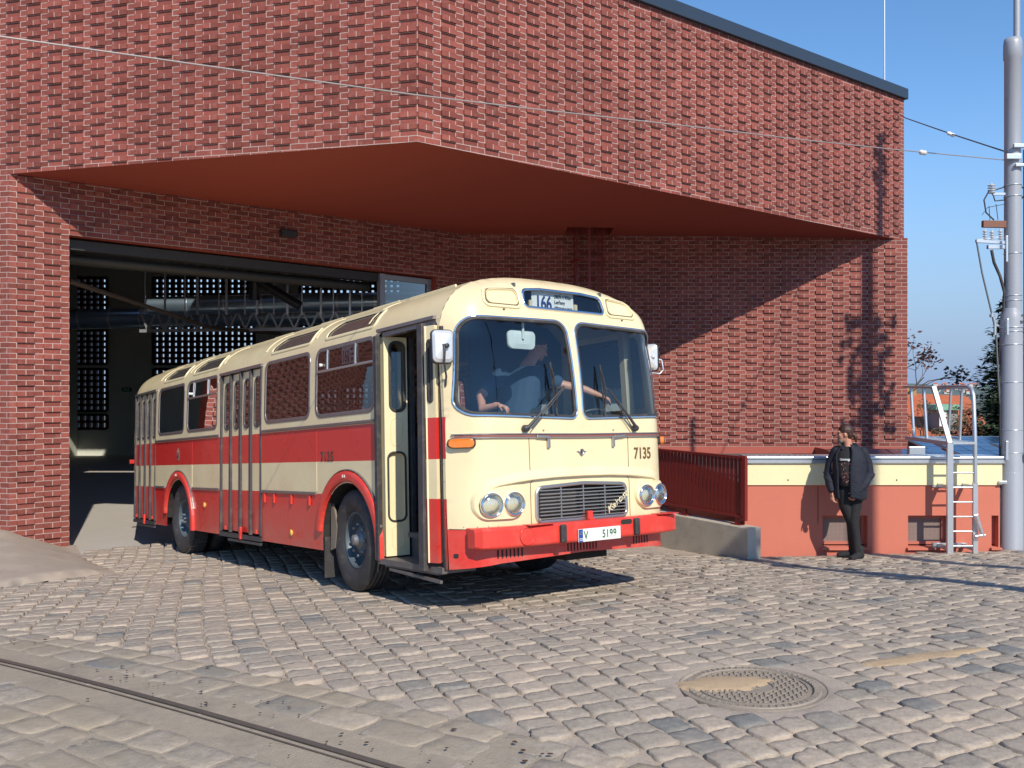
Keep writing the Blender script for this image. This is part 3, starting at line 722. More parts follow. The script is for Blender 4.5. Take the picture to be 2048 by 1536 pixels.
def shell(s, q, off=0):
    y, z = o2(q); fx = frontx(y*.9999, min(z, 2.9385)) if s > -.62 else 0
    if s > -.62: t = sm((s+.62)/.32); s2 = s+(fx+.30)*t
    else: s2 = s
    rr = 1.0
    if s < XR+.35: k = max(0, (XR+.35-s)/.35); rr = 1-.045*k**2.2; 
    y *= rr; 
    if z > 2.0: z = 2.0+(z-2.0)*(1-.06*(1-rr)/.045*1) if rr < 1 else z
    if off:
        e = .01; a = o2(q-e); b = o2(q+e); n = Vector((0, a[1]-b[1], b[0]-a[0])).normalized()
        return Vector((s2, y, z))+n*off
    return Vector((s2, y, z))
def S(x, z): return shell(x, z2q(z))               # point of the right-hand side
def Sl(x, z): return shell(x, QT-z2q(z))
def Fp(y, z): return Vector((frontx(y, z), y, z))
OUTR = (0, -1, .1); OUTL = (0, 1, .1); OUTF = (1, 0, 0)
# livery shader
def livery():
    t = NT('bus_livery'); b = t.b; b.inputs['Roughness'].default_value = .32; b.inputs['Coat Weight'].default_value = .5; b.inputs['Coat Roughness'].default_value = .12
    tc = t.node('ShaderNodeTexCoord'); sp = t.node('ShaderNodeSeparateXYZ'); t.link(tc.outputs['Object'], sp.inputs[0])
    def lt(sock, v):  # 1 if sock < v
        n = t.node('ShaderNodeMath', _operation='LESS_THAN'); n.inputs[1].default_value = v; t.link(sock, n.inputs[0]); return n.outputs[0]
    def op(o, a, b_):
        n = t.node('ShaderNodeMath', _operation=o)
        for i, s_ in enumerate((a, b_)):
            if isinstance(s_, (int, float)): n.inputs[i].default_value = s_
            else: t.link(s_, n.inputs[i])
        return n.outputs[0]
    z = sp.outputs[2]; x = sp.outputs[0]
    band = op('ADD', lt(z, .955), op('SUBTRACT', lt(z, 1.64), lt(z, 1.288)))
    fr = lt(z, .705); isf = op('SUBTRACT', 1, lt(x, -.298))
    fac = op('ADD', op('MULTIPLY', fr, isf), op('MULTIPLY', band, op('SUBTRACT', 1, isf)))
    nz = t.node('ShaderNodeTexNoise', Scale=2.2, Detail=6); t.link(tc.outputs['Object'], nz.inputs['Vector'])
    nd = t.node('ShaderNodeTexNoise', Scale=7, Detail=9, Roughness=.75); t.link(tc.outputs['Object'], nd.inputs['Vector'])
    m0 = t.node('ShaderNodeMix', _data_type='RGBA'); m0.inputs[6].default_value = c4(CREAM); m0.inputs[7].default_value = c4((.74, .60, .35))
    r0 = t.node('ShaderNodeMapRange'); r0.inputs[1].default_value = .4; r0.inputs[2].default_value = .7; t.link(nz.outputs['Fac'], r0.inputs[0]); t.link(r0.outputs[0], m0.inputs[0])
    m1 = t.node('ShaderNodeMix', _data_type='RGBA'); m1.inputs[7].default_value = c4(RED); t.link(fac, m1.inputs[0]); t.link(m0.outputs[2], m1.inputs[6])
    m2 = t.node('ShaderNodeMix', _data_type='RGBA'); m2.inputs[7].default_value = (.30, .24, .17, 1)
    r2 = t.node('ShaderNodeMapRange'); r2.inputs[1].default_value = .60; r2.inputs[2].default_value = .85; r2.inputs[4].default_value = .35; t.link(nd.outputs['Fac'], r2.inputs[0])
    t.link(r2.outputs[0], m2.inputs[0]); t.link(m1.outputs[2], m2.inputs[6])
    # road dust thrown up along the skirt and round the wheels
    zr = t.node('ShaderNodeMapRange'); zr.inputs[1].default_value = .30; zr.inputs[2].default_value = .85; zr.inputs[3].default_value = .55; zr.inputs[4].default_value = 0; t.link(z, zr.inputs[0])
    ds = t.node('ShaderNodeTexNoise', Scale=5, Detail=9, Roughness=.7); t.link(tc.outputs['Object'], ds.inputs['Vector']); dr = t.node('ShaderNodeMapRange'); dr.inputs[1].default_value = .35; dr.inputs[2].default_value = .75; t.link(ds.outputs['Fac'], dr.inputs[0])
    m3 = t.node('ShaderNodeMix', _data_type='RGBA'); m3.inputs[7].default_value = (.36, .27, .20, 1); t.link(op('MULTIPLY', zr.outputs[0], dr.outputs[0]), m3.inputs[0]); t.link(m2.outputs[2], m3.inputs[6]); t.link(m3.outputs[2], b.inputs['Base Color'])
    t.link(op('ADD', .26, op('MULTIPLY', dr.outputs[0], .16)), b.inputs['Roughness'])
    bp = t.node('ShaderNodeBump', Strength=.25, Distance=.02); t.link(nz.outputs['Fac'], bp.inputs['Height']); t.link(bp.outputs[0], b.inputs['Normal'])
    t.link(bp.outputs[0], b.inputs['Coat Normal']); return t.m
M['livery'] = livery()
M['ws_glass'] = glass('windscreen_glass', (.86, .94, .97), .01, .85)
M['side_glass'] = glass('side_glass', (.55, .52, .50), .015, .85)
M['door_glass'] = glass('door_glass', (.45, .45, .45), .02, 1.0)
M['sky_glass'] = mat('skylight_tint', (.10, .088, .078), .18, var=.2, scale=1.5, coat=.6)
# ---- openings of the right side (x, z)
win_xz = [rpoly([(-2.80, 1.765), (-1.535, 1.765), (-1.535, 2.465), (-2.80, 2.465)], .10), rpoly([(-4.20, 1.765), (-2.97, 1.765), (-2.97, 2.465), (-4.20, 2.465)], .10),
          rpoly([(-7.10, 1.765), (-5.86, 1.765), (-5.86, 2.465), (-7.10, 2.465)], .10), rpoly([(-8.50, 1.765), (-7.25, 1.765), (-7.25, 2.465), (-8.50, 2.465)], .10)]
d1 = [(-1.47, .36), (-.335, .36), (-.335, 2.44), (-.40, 2.50), (-1.40, 2.50), (-1.47, 2.46)]
d2 = rpoly([(-5.72, .36), (-4.31, .36), (-4.31, 2.455), (-5.72, 2.455)], [.005, .005, .06, .06])
d3 = rpoly([(-9.88, .36), (-8.645, .36), (-8.645, 2.465), (-9.88, 2.465)], [.005, .005, .06, .06])
WX1, WX2 = -2.085, -7.47
def arch(cx, r=.575, zc=.50, n=18): return [(cx+r, .30)]+[(cx+r*math.cos(math.pi*i/n), zc+r*math.sin(math.pi*i/n)) for i in range(n+1)]+[(cx-r, .30)]
toq = lambda P: [(p[0], z2q(p[1])) for p in P]
holes = [toq(w_) for w_ in win_xz]+[toq(d1)]
a1_, a2_ = arch(WX1), arch(WX2)
# outer outline on the right goes round the arches and the doors
ob = [(XR, z2q(.37))]
def cut(P): return toq(P)
bot = [(XR, .37), (-9.88, .37), (-9.88, 2.0)]
right_out = [(-.30, .37)]
outer = []
# build bottom edge from front to rear with notches for doors 2, 3 and arches
def notch(P, z0=.37):   # closed opening listed; cut at z0
    return [p for p in P if p[1] >= z0]
seq = [(-.30, .372), (-1.46, .372)]
seq += [(a1_[0][0], .372)]+[p for p in a1_ if p[1] > .372]+[(a1_[-1][0], .372)]
seq += [(-4.31, .372), (-4.31, 2.40), (-4.37, 2.455), (-5.66, 2.455), (-5.72, 2.40), (-5.72, .372)]
seq += [(a2_[0][0], .372)]+[p for p in a2_ if p[1] > .372]+[(a2_[-1][0], .372)]
seq += [(-8.645, .372), (-8.645, 2.41), (-8.70, 2.465), (-9.82, 2.465), (-9.88, 2.41), (-9.88, .372), (XR, .372)]
# left side mirrored bottom with arches only
qL = lambda z: QT-z2q(z)
lseq = [(XR, qL(.372)), (a2_[-1][0], qL(.372))]+[(p[0], qL(p[1])) for p in a2_[::-1] if p[1] > .372]+[(a2_[0][0], qL(.372)), (a1_[-1][0], qL(.372))]+[(p[0], qL(p[1])) for p in a1_[::-1] if p[1] > .372]+[(a1_[0][0], qL(.372)), (-.30, qL(.372))]
seq_q = toq(seq)
# door 1 joined to the bottom edge
d1q = toq([(-.335, .372), (-.335, 2.44), (-.40, 2.50), (-1.40, 2.50), (-1.47, 2.46), (-1.47, .372)])
outer = [(-.30, z2q(.372))]+d1q+seq_q[2:]+lseq
lwins = [[(-1.52, 1.70), (-.42, 1.70), (-.42, 2.465), (-1.52, 2.465)]]+[[(-2.95-1.4*k, 1.765), (-1.70-1.4*k, 1.765), (-1.70-1.4*k, 2.465), (-2.95-1.4*k, 2.465)] for k in range(5)]
lwins = [rpoly(w_, .10) for w_ in lwins]
lw_q = [[(p[0], qL(p[1])) for p in w_] for w_ in lwins]
sky_r = []
for (xa, xb) in ((-2.76, -1.62), (-4.22, -3.06), (-7.08, -5.95), (-8.50, -7.40)):
    P = rpoly([(xa, 2.575), (xb+.03, 2.575), (xb-.0, 2.755), (xa+.22, 2.755)], [.06, .05, .03, .2], 6)
    sky_r.append([(p[0], z2q(p[1])) for p in P])
mb = skin(outer, holes[:4]+lw_q+sky_r, lambda s, q: shell(s, q), step=.055, gx=.11)
body = mb.build('body', M['livery'], bus)
def out_r(p): return Vector((0, p.y, max(0, p.z-1.9))).normalized()
# ---- front skin
def fout():
    P = [(-1.236, .372)]+[(-halfw(.372+.1*k)+.0005, .372+.1*k) for k in range(1, 20)]
    for i in range(0, 25):
        a = i/24*math.pi; c = math.cos(a); s_ = math.sin(a)
        P.append((-(abs(c)**(2/NR))*(1 if c > 0 else -1)*(WS-.0006), ZS+(HR-.0006)*s_**(2/NR)))
    P += [(halfw(.372+.1*k)-.0005, .372+.1*k) for k in range(19, 0, -1)]+[(1.236, .372), (.9, .415), (0, .44), (-.9, .415)]
    return P
wsL = rpoly([(-1.195, 1.66), (-.045, 1.632), (-.062, 2.492), (-1.125, 2.475)], [.13, .07, .12, .14], 7)
wsR = [(-p[0], p[1]) for p in wsL][::-1]
sign = rpoly([(-.485, 2.612), (.485, 2.612), (.465, 2.775), (.25, 2.797), (-.25, 2.797), (-.465, 2.775)], [.05, .05, .05, .3, .3, .05], 5)
grl = rpoly([(-.53, .728), (.53, .728), (.525, 1.02), (0, 1.045), (-.525, 1.02)], [.06, .06, .06, .8, .06], 5)
mb = skin(fout(), [wsL, wsR, sign, grl], lambda y, z: Fp(y, z), step=.045)
mb.build('front_panel', M['livery'], bus)
# ---- rear skin
mb = skin([(p[0], p[1]) for p in fout()], [rrect(-1.0, 1.8, 1.0, 2.45, .12)], lambda y, z: Vector((XR-.02-.10*(1-max(0, 1-odist(y, z)/.3)**2), y*.955, z if z < 2 else 2+(z-2)*.94)), step=.09)
mb.build('rear_panel', M['livery'], bus)
mb = skin(rrect(-1.0, 1.8, 1.0, 2.45, .12), [], lambda y, z: Vector((XR-.11, y*.955, z)), step=.2); mb.build('rear_window', M['side_glass'], bus)
# ---- side windows
def window(P, fn, out, slider, name='window'):
    f = MB(); sweep(f, P, fn, .045, .010, out, lift=-.002); o = f.build(name, M['moulding'], bus)
    g = skin(P, [], fn, step=.25); g.build('pane', M['side_glass'], o)
    if slider:
        h = MB(); x0 = min(p[0] for p in P); x1 = max(p[0] for p in P)
        for (a, b) in (((x0, 2.235), (x1, 2.235)), ((x0+.26, 2.24), (x0+.26, 2.45)), ((x1-.38, 2.24), (x1-.38, 2.45))):
            sweep(h, [a, b], fn, .028, .014, out, closed=False, lift=0)
        h.build('slider_frame', M['alu'], o)
        k = MB().lathe([(.001, 0), (.018, 0), (.018, .03), (.001, .03)], fn(x0+.13, 2.30), (0, -1 if fn is S else 1, 0), 10); k.build('catch', M['white'], o)
    return o
for i, P in enumerate(win_xz): window(P, S, OUTR, i in (0, 2))
for i, P in enumerate(lwins): window(P, Sl, OUTL, i in (1, 3, 5))
# ---- roof side panes
def Sq(s, q): return shell(s, q)
for P in sky_r:
    f = MB(); sweep(f, P, Sq, .035, .010, out_r, lift=0); o = f.build('skylight', M['cream'], bus); skin(P, [], lambda s, q: shell(s, q, -.006), step=.1).build('pane', M['sky_glass'], o)
    f = MB(); x0 = min(p[0] for p in P)-.07; sweep(f, [(p[0], p[1]) for p in P if p[0] < x0+.36 and True], Sq, .02, .02, out_r, closed=False, lift=.004)
# ribs of the roof between panes, gutters
f = MB()
for yy in (.80, .62):
    q0 = next(q for q in [QT/2-k*.01 for k in range(200)] if o2(q)[0] <= -yy)
    sweep(f, [(-10.0, q0), (-.75, q0)], Sq, .022, .022, out_r, closed=False, lift=0, step=.3)
f.build('roof_gutter', M['cream'], bus)
f = MB()
for xx in (-1.75, -2.95, -4.35, -5.8, -7.2, -8.65):
    sweep(f, [(xx, z2q(2.62)), (xx, QT-z2q(2.62))], Sq, .03, .007, out_r, closed=False, step=.08)
for xx in (-2.3, -3.6, -5.0, -6.5, -7.9, -9.2): f.box((xx, -.42, 2.932), (.55, .5, .02))
f.build('roof_rib', M['cream'], bus, bevel=.01)
# ---- mouldings along the side
def mould(x0, x1, z, w=.035, h=.02, name='moulding', m=None):
    f = MB(); sweep(f, [(x0, z), (x1, z)], S, w, h, OUTR, closed=False, step=.3); return f.build(name, m or M['moulding'], bus)
mould(-4.27, -1.50, 1.662); mould(-8.60, -5.76, 1.662); mould(-4.27, -2.80, .955); mould(-6.82, -5.76, .955); mould(-8.60, -8.15, .955)
# panel seams
for x in (-2.79, -6.86): f = MB(); sweep(f, [(x, .98), (x, 1.285)], S, .007, .003, OUTR, closed=False); f.build('panel_seam', M['cream'], bus)
for x in (-2.79, -6.86): f = MB(); sweep(f, [(x, 1.295), (x, 1.64)], S, .005, .002, OUTR, closed=False); f.build('panel_seam', M['red'], bus)
for x in (-2.95, -3.42, -3.9, -4.18):
    f = MB().bar(S(x, .93)+Vector((0, -.012, 0)), S(x, .83)+Vector((0, -.015, 0)), .025, .02); f.build('flap_hinge', M['bumper_red'], bus)
for x, z in ((-3.46, .51), (-6.33, .735)):
    f = MB().lathe([(.001, 0), (.035, 0), (.04, .012), (.001, .016)], S(x, z), (0, -1, 0), 16); f.build('side_reflector', mat('amber_round', (.75, .45, .10), .3), bus)
# ---- wheel arch flares
for cx in (WX1, WX2):
    P = [(cx+.64, .37)]+[(cx+.64*math.cos(math.pi*i/26), .50+.64*math.sin(math.pi*i/26)) for i in range(27)]+[(cx-.64, .37)]
    P = P[:-9] if False else P
    Pf = [p for p in P if not (p[0] < cx-.0 and p[1] < .52)]
    f = MB(); sweep(f, Pf, S, .115, .045, OUTR, closed=False, lift=-.004); f.build('wheel_arch', M['bumper_red'], bus)
    P2 = [(cx+.705*math.cos(math.pi*i/26), .50+.705*math.sin(math.pi*i/26)) for i in range(2, 22)]
    f = MB(); sweep(f, P2, S, .012, .02, OUTR, closed=False); f.build('arch_bead', M['moulding'], bus)
    o = textmesh('8 A', .045, lambda x, y, z: tuple(S(cx-.035+x, 1.125+y)+Vector((0, -.044-z, 0))), M['white'], 'arch_mark', bus)
# wheel wells (dark)
M['under'] = mat('underbody', (.025, .022, .02), .9)
f = MB()
for cx in (WX1, WX2):
    for sy in (-1, 1):
        n = 14
        for i in range(n):
            a0 = math.pi*i/n; a1 = math.pi*(i+1)/n; r_ = .60
            v = [(cx+r_*math.cos(a), y, .5+r_*math.sin(a)) for a in (a0, a1) for y in (sy*1.235, sy*.70)]
            f.add(v, [(0, 1, 3, 2)])
        f.add([(cx+.6, sy*.70, .3), (cx-.6, sy*.70, .3), (cx-.6, sy*.70, 1.1), (cx+.6, sy*.70, 1.1)], [(0, 1, 2, 3)])
f.box((-5.2, 0, .46), (9.0, 1.3, .12)).box((-4.9, .0, .50), (4.3, 2.3, .16)).box((-9.2, 0, .50), (1.5, 2.2, .16)).box((-1.6, 0, .52), (.3, 2.2, .1))
f.tube([(WX1, -.9, .5), (WX1, .9, .5)], .07).tube([(WX2, -.9, .5), (WX2, .9, .5)], .10).lathe([(.05, -.2), (.26, -.1), (.26, .1), (.05, .2)], (WX2, 0, .5), (0, 1, 0), 14)
f.box((-.5, .25, .40), (.5, .5, .12))
f.build('underbody', M['under'], bus)
# ---- wheels
M['wheel_grey'] = mat('wheel_grey', (.085, .115, .135), .5, .2, var=.15, scale=8, dirt=(.16, .14, .12), dirtscale=7, dirtamt=.6)
M['hub_grey'] = mat('hub_grey', (.22, .22, .22), .45, .5, var=.2, scale=20)
def wheel(cx, sy, rr=.50, steer=0, rear=False):
    o = empty('wheel', mtx=None); o.parent = bus; o.location = (cx+.0, sy*(1.07 if not rear else 1.07), .505); o.rotation_euler = (0, 0, steer+(0 if sy < 0 else math.pi))
    # local: outer side is -y
    t = MB(); w = .26
    pr = [(.275, -.075), (.29, -.10), (.36, -.135), (.43, -.14), (.475, -.125), (rr-.008, -.105), (rr, -.095)]
    for y in (-.062, -.022, .022, .062): pr += [(rr, y-.009), (rr-.013, y-.006), (rr-.013, y+.006), (rr, y+.009)]
    pr += [(rr, .095), (rr-.03, .125), (.43, .14), (.36, .13), (.27, .08)]
    t.lathe(pr, (0, 0, 0), (0, 1, 0), 56, cap=False)
    if rear:
        for k in range(44):
            a = 2*math.pi*k/44; t.box(((rr)*math.cos(a), 0, (rr)*math.sin(a)), (.022, .21, .03), M=None)
        t.lathe([(.27, .22), (.43, .20), (.475, .215), (rr, .23), (rr, .42), (.43, .45)], (0, 0, 0), (0, 1, 0), 40, cap=False)
    t.build('tyre', M['black_rubber'], o, auto=False)
    r_ = MB()
    if not rear:
        r_.lathe([(.285, -.085), (.272, -.098), (.262, -.090), (.252, -.05), (.245, .03), (.20, .045), (.165, .00), (.15, -.035), (.10, -.05), (.001, -.05)], (0, 0, 0), (0, 1, 0), 48, cap=False)
    else:
        r_.lathe([(.285, -.085), (.272, -.098), (.262, -.090), (.25, -.03), (.24, .01), (.19, .02), (.16, .04), (.155, -.02), (.13, -.045), (.085, -.055), (.08, -.085), (.001, -.09)], (0, 0, 0), (0, 1, 0), 48, cap=False)
    for k in range(8):
        a = 2*math.pi*(k+.5)/8
        r_.lathe([(.001, 0), (.026, 0), (.026, .004), (.001, .004)], (.215*math.cos(a), .034, .215*math.sin(a)), (0, -1, 0), 10, m=1)
    r_.build('rim', [M['wheel_grey'], M['under']], o, auto=False)
    h = MB()
    if not rear: h.lathe([(.10, -.04), (.095, -.065), (.058, -.075), (.052, -.12), (.042, -.128), (.001, -.128)], (0, 0, 0), (0, 1, 0), 24, cap=False)
    for k in range(8 if not rear else 6):
        a = 2*math.pi*k/(8 if not rear else 6); rad = .155 if not rear else .06
        h.lathe([(.018, 0), (.018, .035), (.013, .05), (.001, .05)], (rad*math.cos(a), -.03 if not rear else -.08, rad*math.sin(a)), (0, -1, 0), 8)
    h.build('hub', M['hub_grey'] if not rear else M['wheel_grey'], o)
    return o
wheel(WX1, -1, steer=R(-5)); wheel(WX1, 1, steer=R(-5)); wheel(WX2, -1, rear=True); wheel(WX2, 1, rear=True)
# mudguard plates and flaps behind the front wheel
f = MB().box((-2.66, -1.10, .30), (.02, .26, .42)); f.build('mudflap', M['black_rubber'], bus)
f = MB(); P = [(-2.62, .37), (-2.60, .90), (-2.52, .78), (-2.47, .62), (-2.52, .40)]; f.add([(p[0], -1.18, p[1]) for p in P]+[(p[0], -1.16, p[1]) for p in P], [list(range(5)), list(range(9, 4, -1))]+[(i, (i+1) % 5, 5+(i+1) % 5, 5+i) for i in range(5)])
f.build('mudguard_plate', mat('dirty_plate', (.20, .16, .12), .8, dirt=(.06, .05, .04)), bus)
f = MB().box((-8.07, -1.0, .32), (.02, .3, .36)); f.build('mudflap', M['black_rubber'], bus)
# ---- doors 2 and 3 (closed, four leaves each)
def leaf(x0, x1, top):
    w = x1-x0; fn = lambda x, z: S(x, z)+Vector((0, .018, 0))
    hole = rpoly([(x0+.095, 1.73), (x1-.06, 1.73), (x1-.06, top-.10), (x0+.095, top-.10)], .075, 6)
    o = skin([(x0, .44), (x1, .44), (x1, top), (x0, top)], [hole], fn, step=.1).build('door_leaf', M['livery'], bus)
    f = MB(); sweep(f, hole, fn, .028, .014, OUTR); f.build('window_seal', M['rubber_strip'], o)
    skin(hole, [], fn, step=.2).build('window_pane', M['door_glass'], o)
    return o
for (xa, xb, top) in ((-5.70, -4.33, 2.43), (-9.86, -8.665, 2.44)):
    w = (xb-xa)/4
    for k in range(4): leaf(xa+k*w+.012, xa+(k+1)*w-.012, top)
    for k in range(5):
        ww = .052 if k in (1, 2, 3) else .035
        f = MB(); f.bar(S(xa+k*w, .42)+Vector((0, -.004, 0)), S(xa+k*w, top+.01)+Vector((0, -.004, 0)), ww, .035, up=(0, 1, 0)); f.build('door_rubber', M['rubber_strip'], bus, bevel=.006)
    f = MB(); f.bar(S(xa-.03, top+.03)+Vector((0, -.012, 0)), S(xb+.03, top+.03)+Vector((0, -.012, 0)), .035, .04, up=(0, 1, 0)); f.build('door_gutter', M['moulding'], bus)
    f = MB().box(((xa+xb)/2, -1.13, .385), (xb-xa+.04, .26, .05)); f.bar(((xa+.3), -1.25, .33), (xb, -1.25, .33), .03); f.build('door_step', M['dark_metal'], bus)
    f = MB()
    f.box(((xa+xb)/2+.06, -1.265, .43), (.05, .03, .15)).box((xb-.12, -1.26, .47), (.03, .02, .05)).box((xa+.2, -1.26, .47), (.03, .02, .05)); f.build('door_hinge', M['bumper_red'], bus, bevel=.006)
    f = MB().box(((xa+xb)/2, -1.0, 1.4), (xb-xa, .02, 2.1)); 
# ---- door 1, open: folded leaf pairs at both ends
M['cream_edge'] = mat('cream_edge', (.70, .56, .30), .5)
def panel(o_, u, v, W_, z0, z1, win, recess, mt, name='door_leaf', th=.035, parent=bus, seal=True):
    """door leaf: vertical panel from point o_ along u (width W_), v = facing normal"""
    o_ = Vector(o_); u = Vector(u).normalized(); v = Vector(v).normalized()
    hole = rpoly([(win[0], win[1]), (win[2], win[1]), (win[2], win[3]), (win[0], win[3])], .06, 6)
    hs = [hole]
    if recess: hs.append(rpoly([(recess[0], recess[1]), (recess[2], recess[1]), (recess[2], recess[3]), (recess[0], recess[3])], .06, 6))
    mb = MB()
    for k, d_ in ((0, th/2), (1, -th/2)):
        skin([(0, z0), (W_, z0), (W_, z1), (0, z1)], hs, lambda a, b: o_+u*a+v*d_+Vector((0, 0, b-0)), step=.3, mb=mb)
    for P in [[(0, z0), (W_, z0), (W_, z1), (0, z1)]]+hs:
        n = len(P); vs = [o_+u*a+v*(th/2)+Vector((0, 0, b)) for a, b in P]+[o_+u*a-v*(th/2)+Vector((0, 0, b)) for a, b in P]
        mb.add(vs, [(i, (i+1) % n, n+(i+1) % n, n+i) for i in range(n)])
    ob_ = mb.build(name, mt, parent)
    fn = lambda a, b: o_+u*a+v*(th/2)+Vector((0, 0, b))
    f = MB(); sweep(f, hole, fn, .030, .012, tuple(v))
    f.build('window_seal', M['black_rubber'], ob_)
    if recess: f = MB(); sweep(f, hs[1], fn, .020, .010, tuple(v)); f.build('recess_seal', M['black_rubber'], ob_)
    skin(hole, [], lambda a, b: o_+u*a+Vector((0, 0, b)), step=.4).build('window_pane', M['door_glass'], ob_)
    if recess: skin(hs[1], [], lambda a, b: o_+u*a-v*(th/2-.004)+Vector((0, 0, b)), step=.4).build('recess_panel', M['cream'], ob_)
    if seal:
        for zz0, zz1 in ((.46, .68), (1.42, 1.68)):
            f = MB(); P = rpoly([(.06, zz0), (W_-.06, zz0), (W_-.06, zz1), (.06, zz1)], .07, 5); sweep(f, P, fn, .006, .003, tuple(v)); f.build('pressed_outline', M['cream_edge'], ob_)
    return ob_
panel((-1.40, -1.215, 0), (.12, 1, 0), (1, -.12, 0), .235, .40, 2.45, (.06, 1.75, .205, 2.40), (.03, .72, .205, 1.36), M['cream'])
panel((-1.435, -.975, 0), (-.05, -1, 0), (-1, .05, 0), .235, .40, 2.45, (.06, 1.75, .205, 2.40), None, M['cream'], seal=False)
for (p, w) in (((-1.43, -1.265), .055), ((-1.375, -.93), .06)):
    f = MB().bar((p[0], p[1], .36), (p[0], p[1], 2.46), w, .05, up=(0, 1, 0)); f.build('door_rubber', M['black_rubber'], bus, bevel=.008)
# front pair
panel((-.52, -1.30, 0), (.42, .9, 0), (-.9, .42, 0), .24, .42, 2.43, (.05, 1.75, .19, 2.40), None, M['cream'], seal=False)
panel((-.53, -1.285, 0), (1, .22, 0), (.22, -1, 0), .13, .42, 2.43, (.05, 1.78, .09, 2.30), None, M['livery'], seal=False)
f = MB().bar((-.585, -1.305, .345), (-.575, -1.295, 2.46), .085, .05, up=(0, 1, 0)); f.build('door_rubber', M['rubber_strip'], bus, bevel=.008)
f = MB().bar((-.365, -1.225, .36), (-.375, -1.215, 2.42), .04, .04, up=(0, 1, 0)); f.build('door_rubber', M['black_rubber'], bus, bevel=.008)
f = MB().box((-.90, -1.10, .36), (1.10, .34, .05)).box((-.90, -1.2, .33), (.9, .10, .03)); f.bar((-1.25, -1.25, .30), (-.35, -1.28, .27), .025); f.build('door_step', mat('step_plate', (.16, .14, .13), .6, .4, dirt=(.3, .26, .22), dirtscale=6), bus)
f = MB(); f.bar(S(-1.46, 2.51)+Vector((0, -.012, 0)), S(-.38, 2.505)+Vector((0, -.012, 0)), .03, .05, up=(0, 1, 0)); f.bar((-1.40, -1.19, 2.47), (-.40, -1.19, 2.47), .06, .04); f.build('door_gutter', M['moulding'], bus)
f = MB().bar(S(-1.49, .36)+Vector((0, -.006, 0)), S(-1.49, 2.47)+Vector((0, -.006, 0)), .03, .02, up=(0, 1, 0)).bar(S(-.33, .37)+Vector((0, -.004, 0)), S(-.33, 2.42)+Vector((0, -.004, 0)), .02, .012, up=(0, 1, 0)); f.build('door_post', M['rubber_strip'], bus)
# ---- windscreens
for P in (wsL, wsR):
    f = MB(); sweep(f, P, Fp, .032, .015, OUTF, lift=-.004); o = f.build('windscreen', M['black_rubber'], bus)
    f = MB(); cx = sum(p[0] for p in P)/len(P); cz = sum(p[1] for p in P)/len(P)
    Pg = [(cx+(p[0]-cx)*1.026, cz+(p[1]-cz)*1.036) for p in P]
    f = MB(); sweep(f, Pg, Fp, .020, .015, OUTF, lift=.001); f.build('chrome_trim', M['chrome'], o)
    skin(P, [], lambda y, z: Fp(y, z)-Vector((.006, 0, 0)), step=.08).build('pane', M['ws_glass'], o)
# ---- destination sign
f = MB(); sweep(f, sign, Fp, .028, .014, OUTF); o = f.build('destination_window', M['chrome'], bus)
skin(sign, [], lambda y, z: Fp(y, z)-Vector((.008, 0, 0)), step=.1).build('pane', glass('sign_glass', (.75, .8, .82), .02, .9), o)
f = MB().box((-.42, 0, 2.71), (.02, 1.05, .26)).box((-.34, -.52, 2.71), (.2, .02, .26)).box((-.34, .52, 2.71), (.2, .02, .26)); f.build('sign_box', mat('sign_box', (.10, .10, .11), .7), bus)
M['sign_white'] = mat('sign_white', (.86, .88, .86), .5)
M['sign_blue'] = mat('sign_blue', (.02, .05, .20), .5); M['ink'] = mat('ink', (.02, .02, .025), .6)
f = MB().box((-.262, -.065, 2.70), (.006, .50, .19)); board = f.build('destination_board', M['sign_white'], bus)
f = MB().box((-.255, -.335, 2.655), (.02, .035, .09)).box((-.255, .205, 2.655), (.02, .035, .09)); f.build('board_clip', M['cream'], bus)
F3 = lambda y0, z0, x0: (lambda a, b, c: (x0+c-.16*(z0+b-2.7)*0, y0+a, z0+b))
textmesh('166', .185, F3(-.275, 2.625, -.256), M['sign_blue'], 'route_number', board, bold=.004, sx=.70)
textmesh('LIBEŇ, U Kříže', .047, F3(-.050, 2.742, -.256), M['ink'], 'sign_text', board, sx=.70)
textmesh('Letňany', .047, F3(-.050, 2.690, -.256), M['ink'], 'sign_text', board, sx=.85)
textmesh('TŘEBORADICE', .043, F3(-.050, 2.632, -.256), M['ink'], 'sign_text', board, sx=.78)
# the same board in the side window
sb_ = MB().box((-2.06, -1.218, 2.355), (.36, .006, .175)).build('destination_board', M['sign_white'], bus)
G3 = lambda x0, z0: (lambda a, b, c: (x0+a, -1.222-c, z0+b))
textmesh('166', .17, G3(-2.225, 2.285), M['sign_blue'], 'route_number', sb_, bold=.003, sx=.60)
textmesh('LIBEŇ, U Kříže', .036, G3(-2.045, 2.395), M['ink'], 'sign_text', sb_, sx=.70)
textmesh('Letňany', .036, G3(-2.045, 2.345), M['ink'], 'sign_text', sb_, sx=.8)
textmesh('TŘEBORADICE', .036, G3(-2.045, 2.288), M['ink'], 'sign_text', sb_, sx=.66)
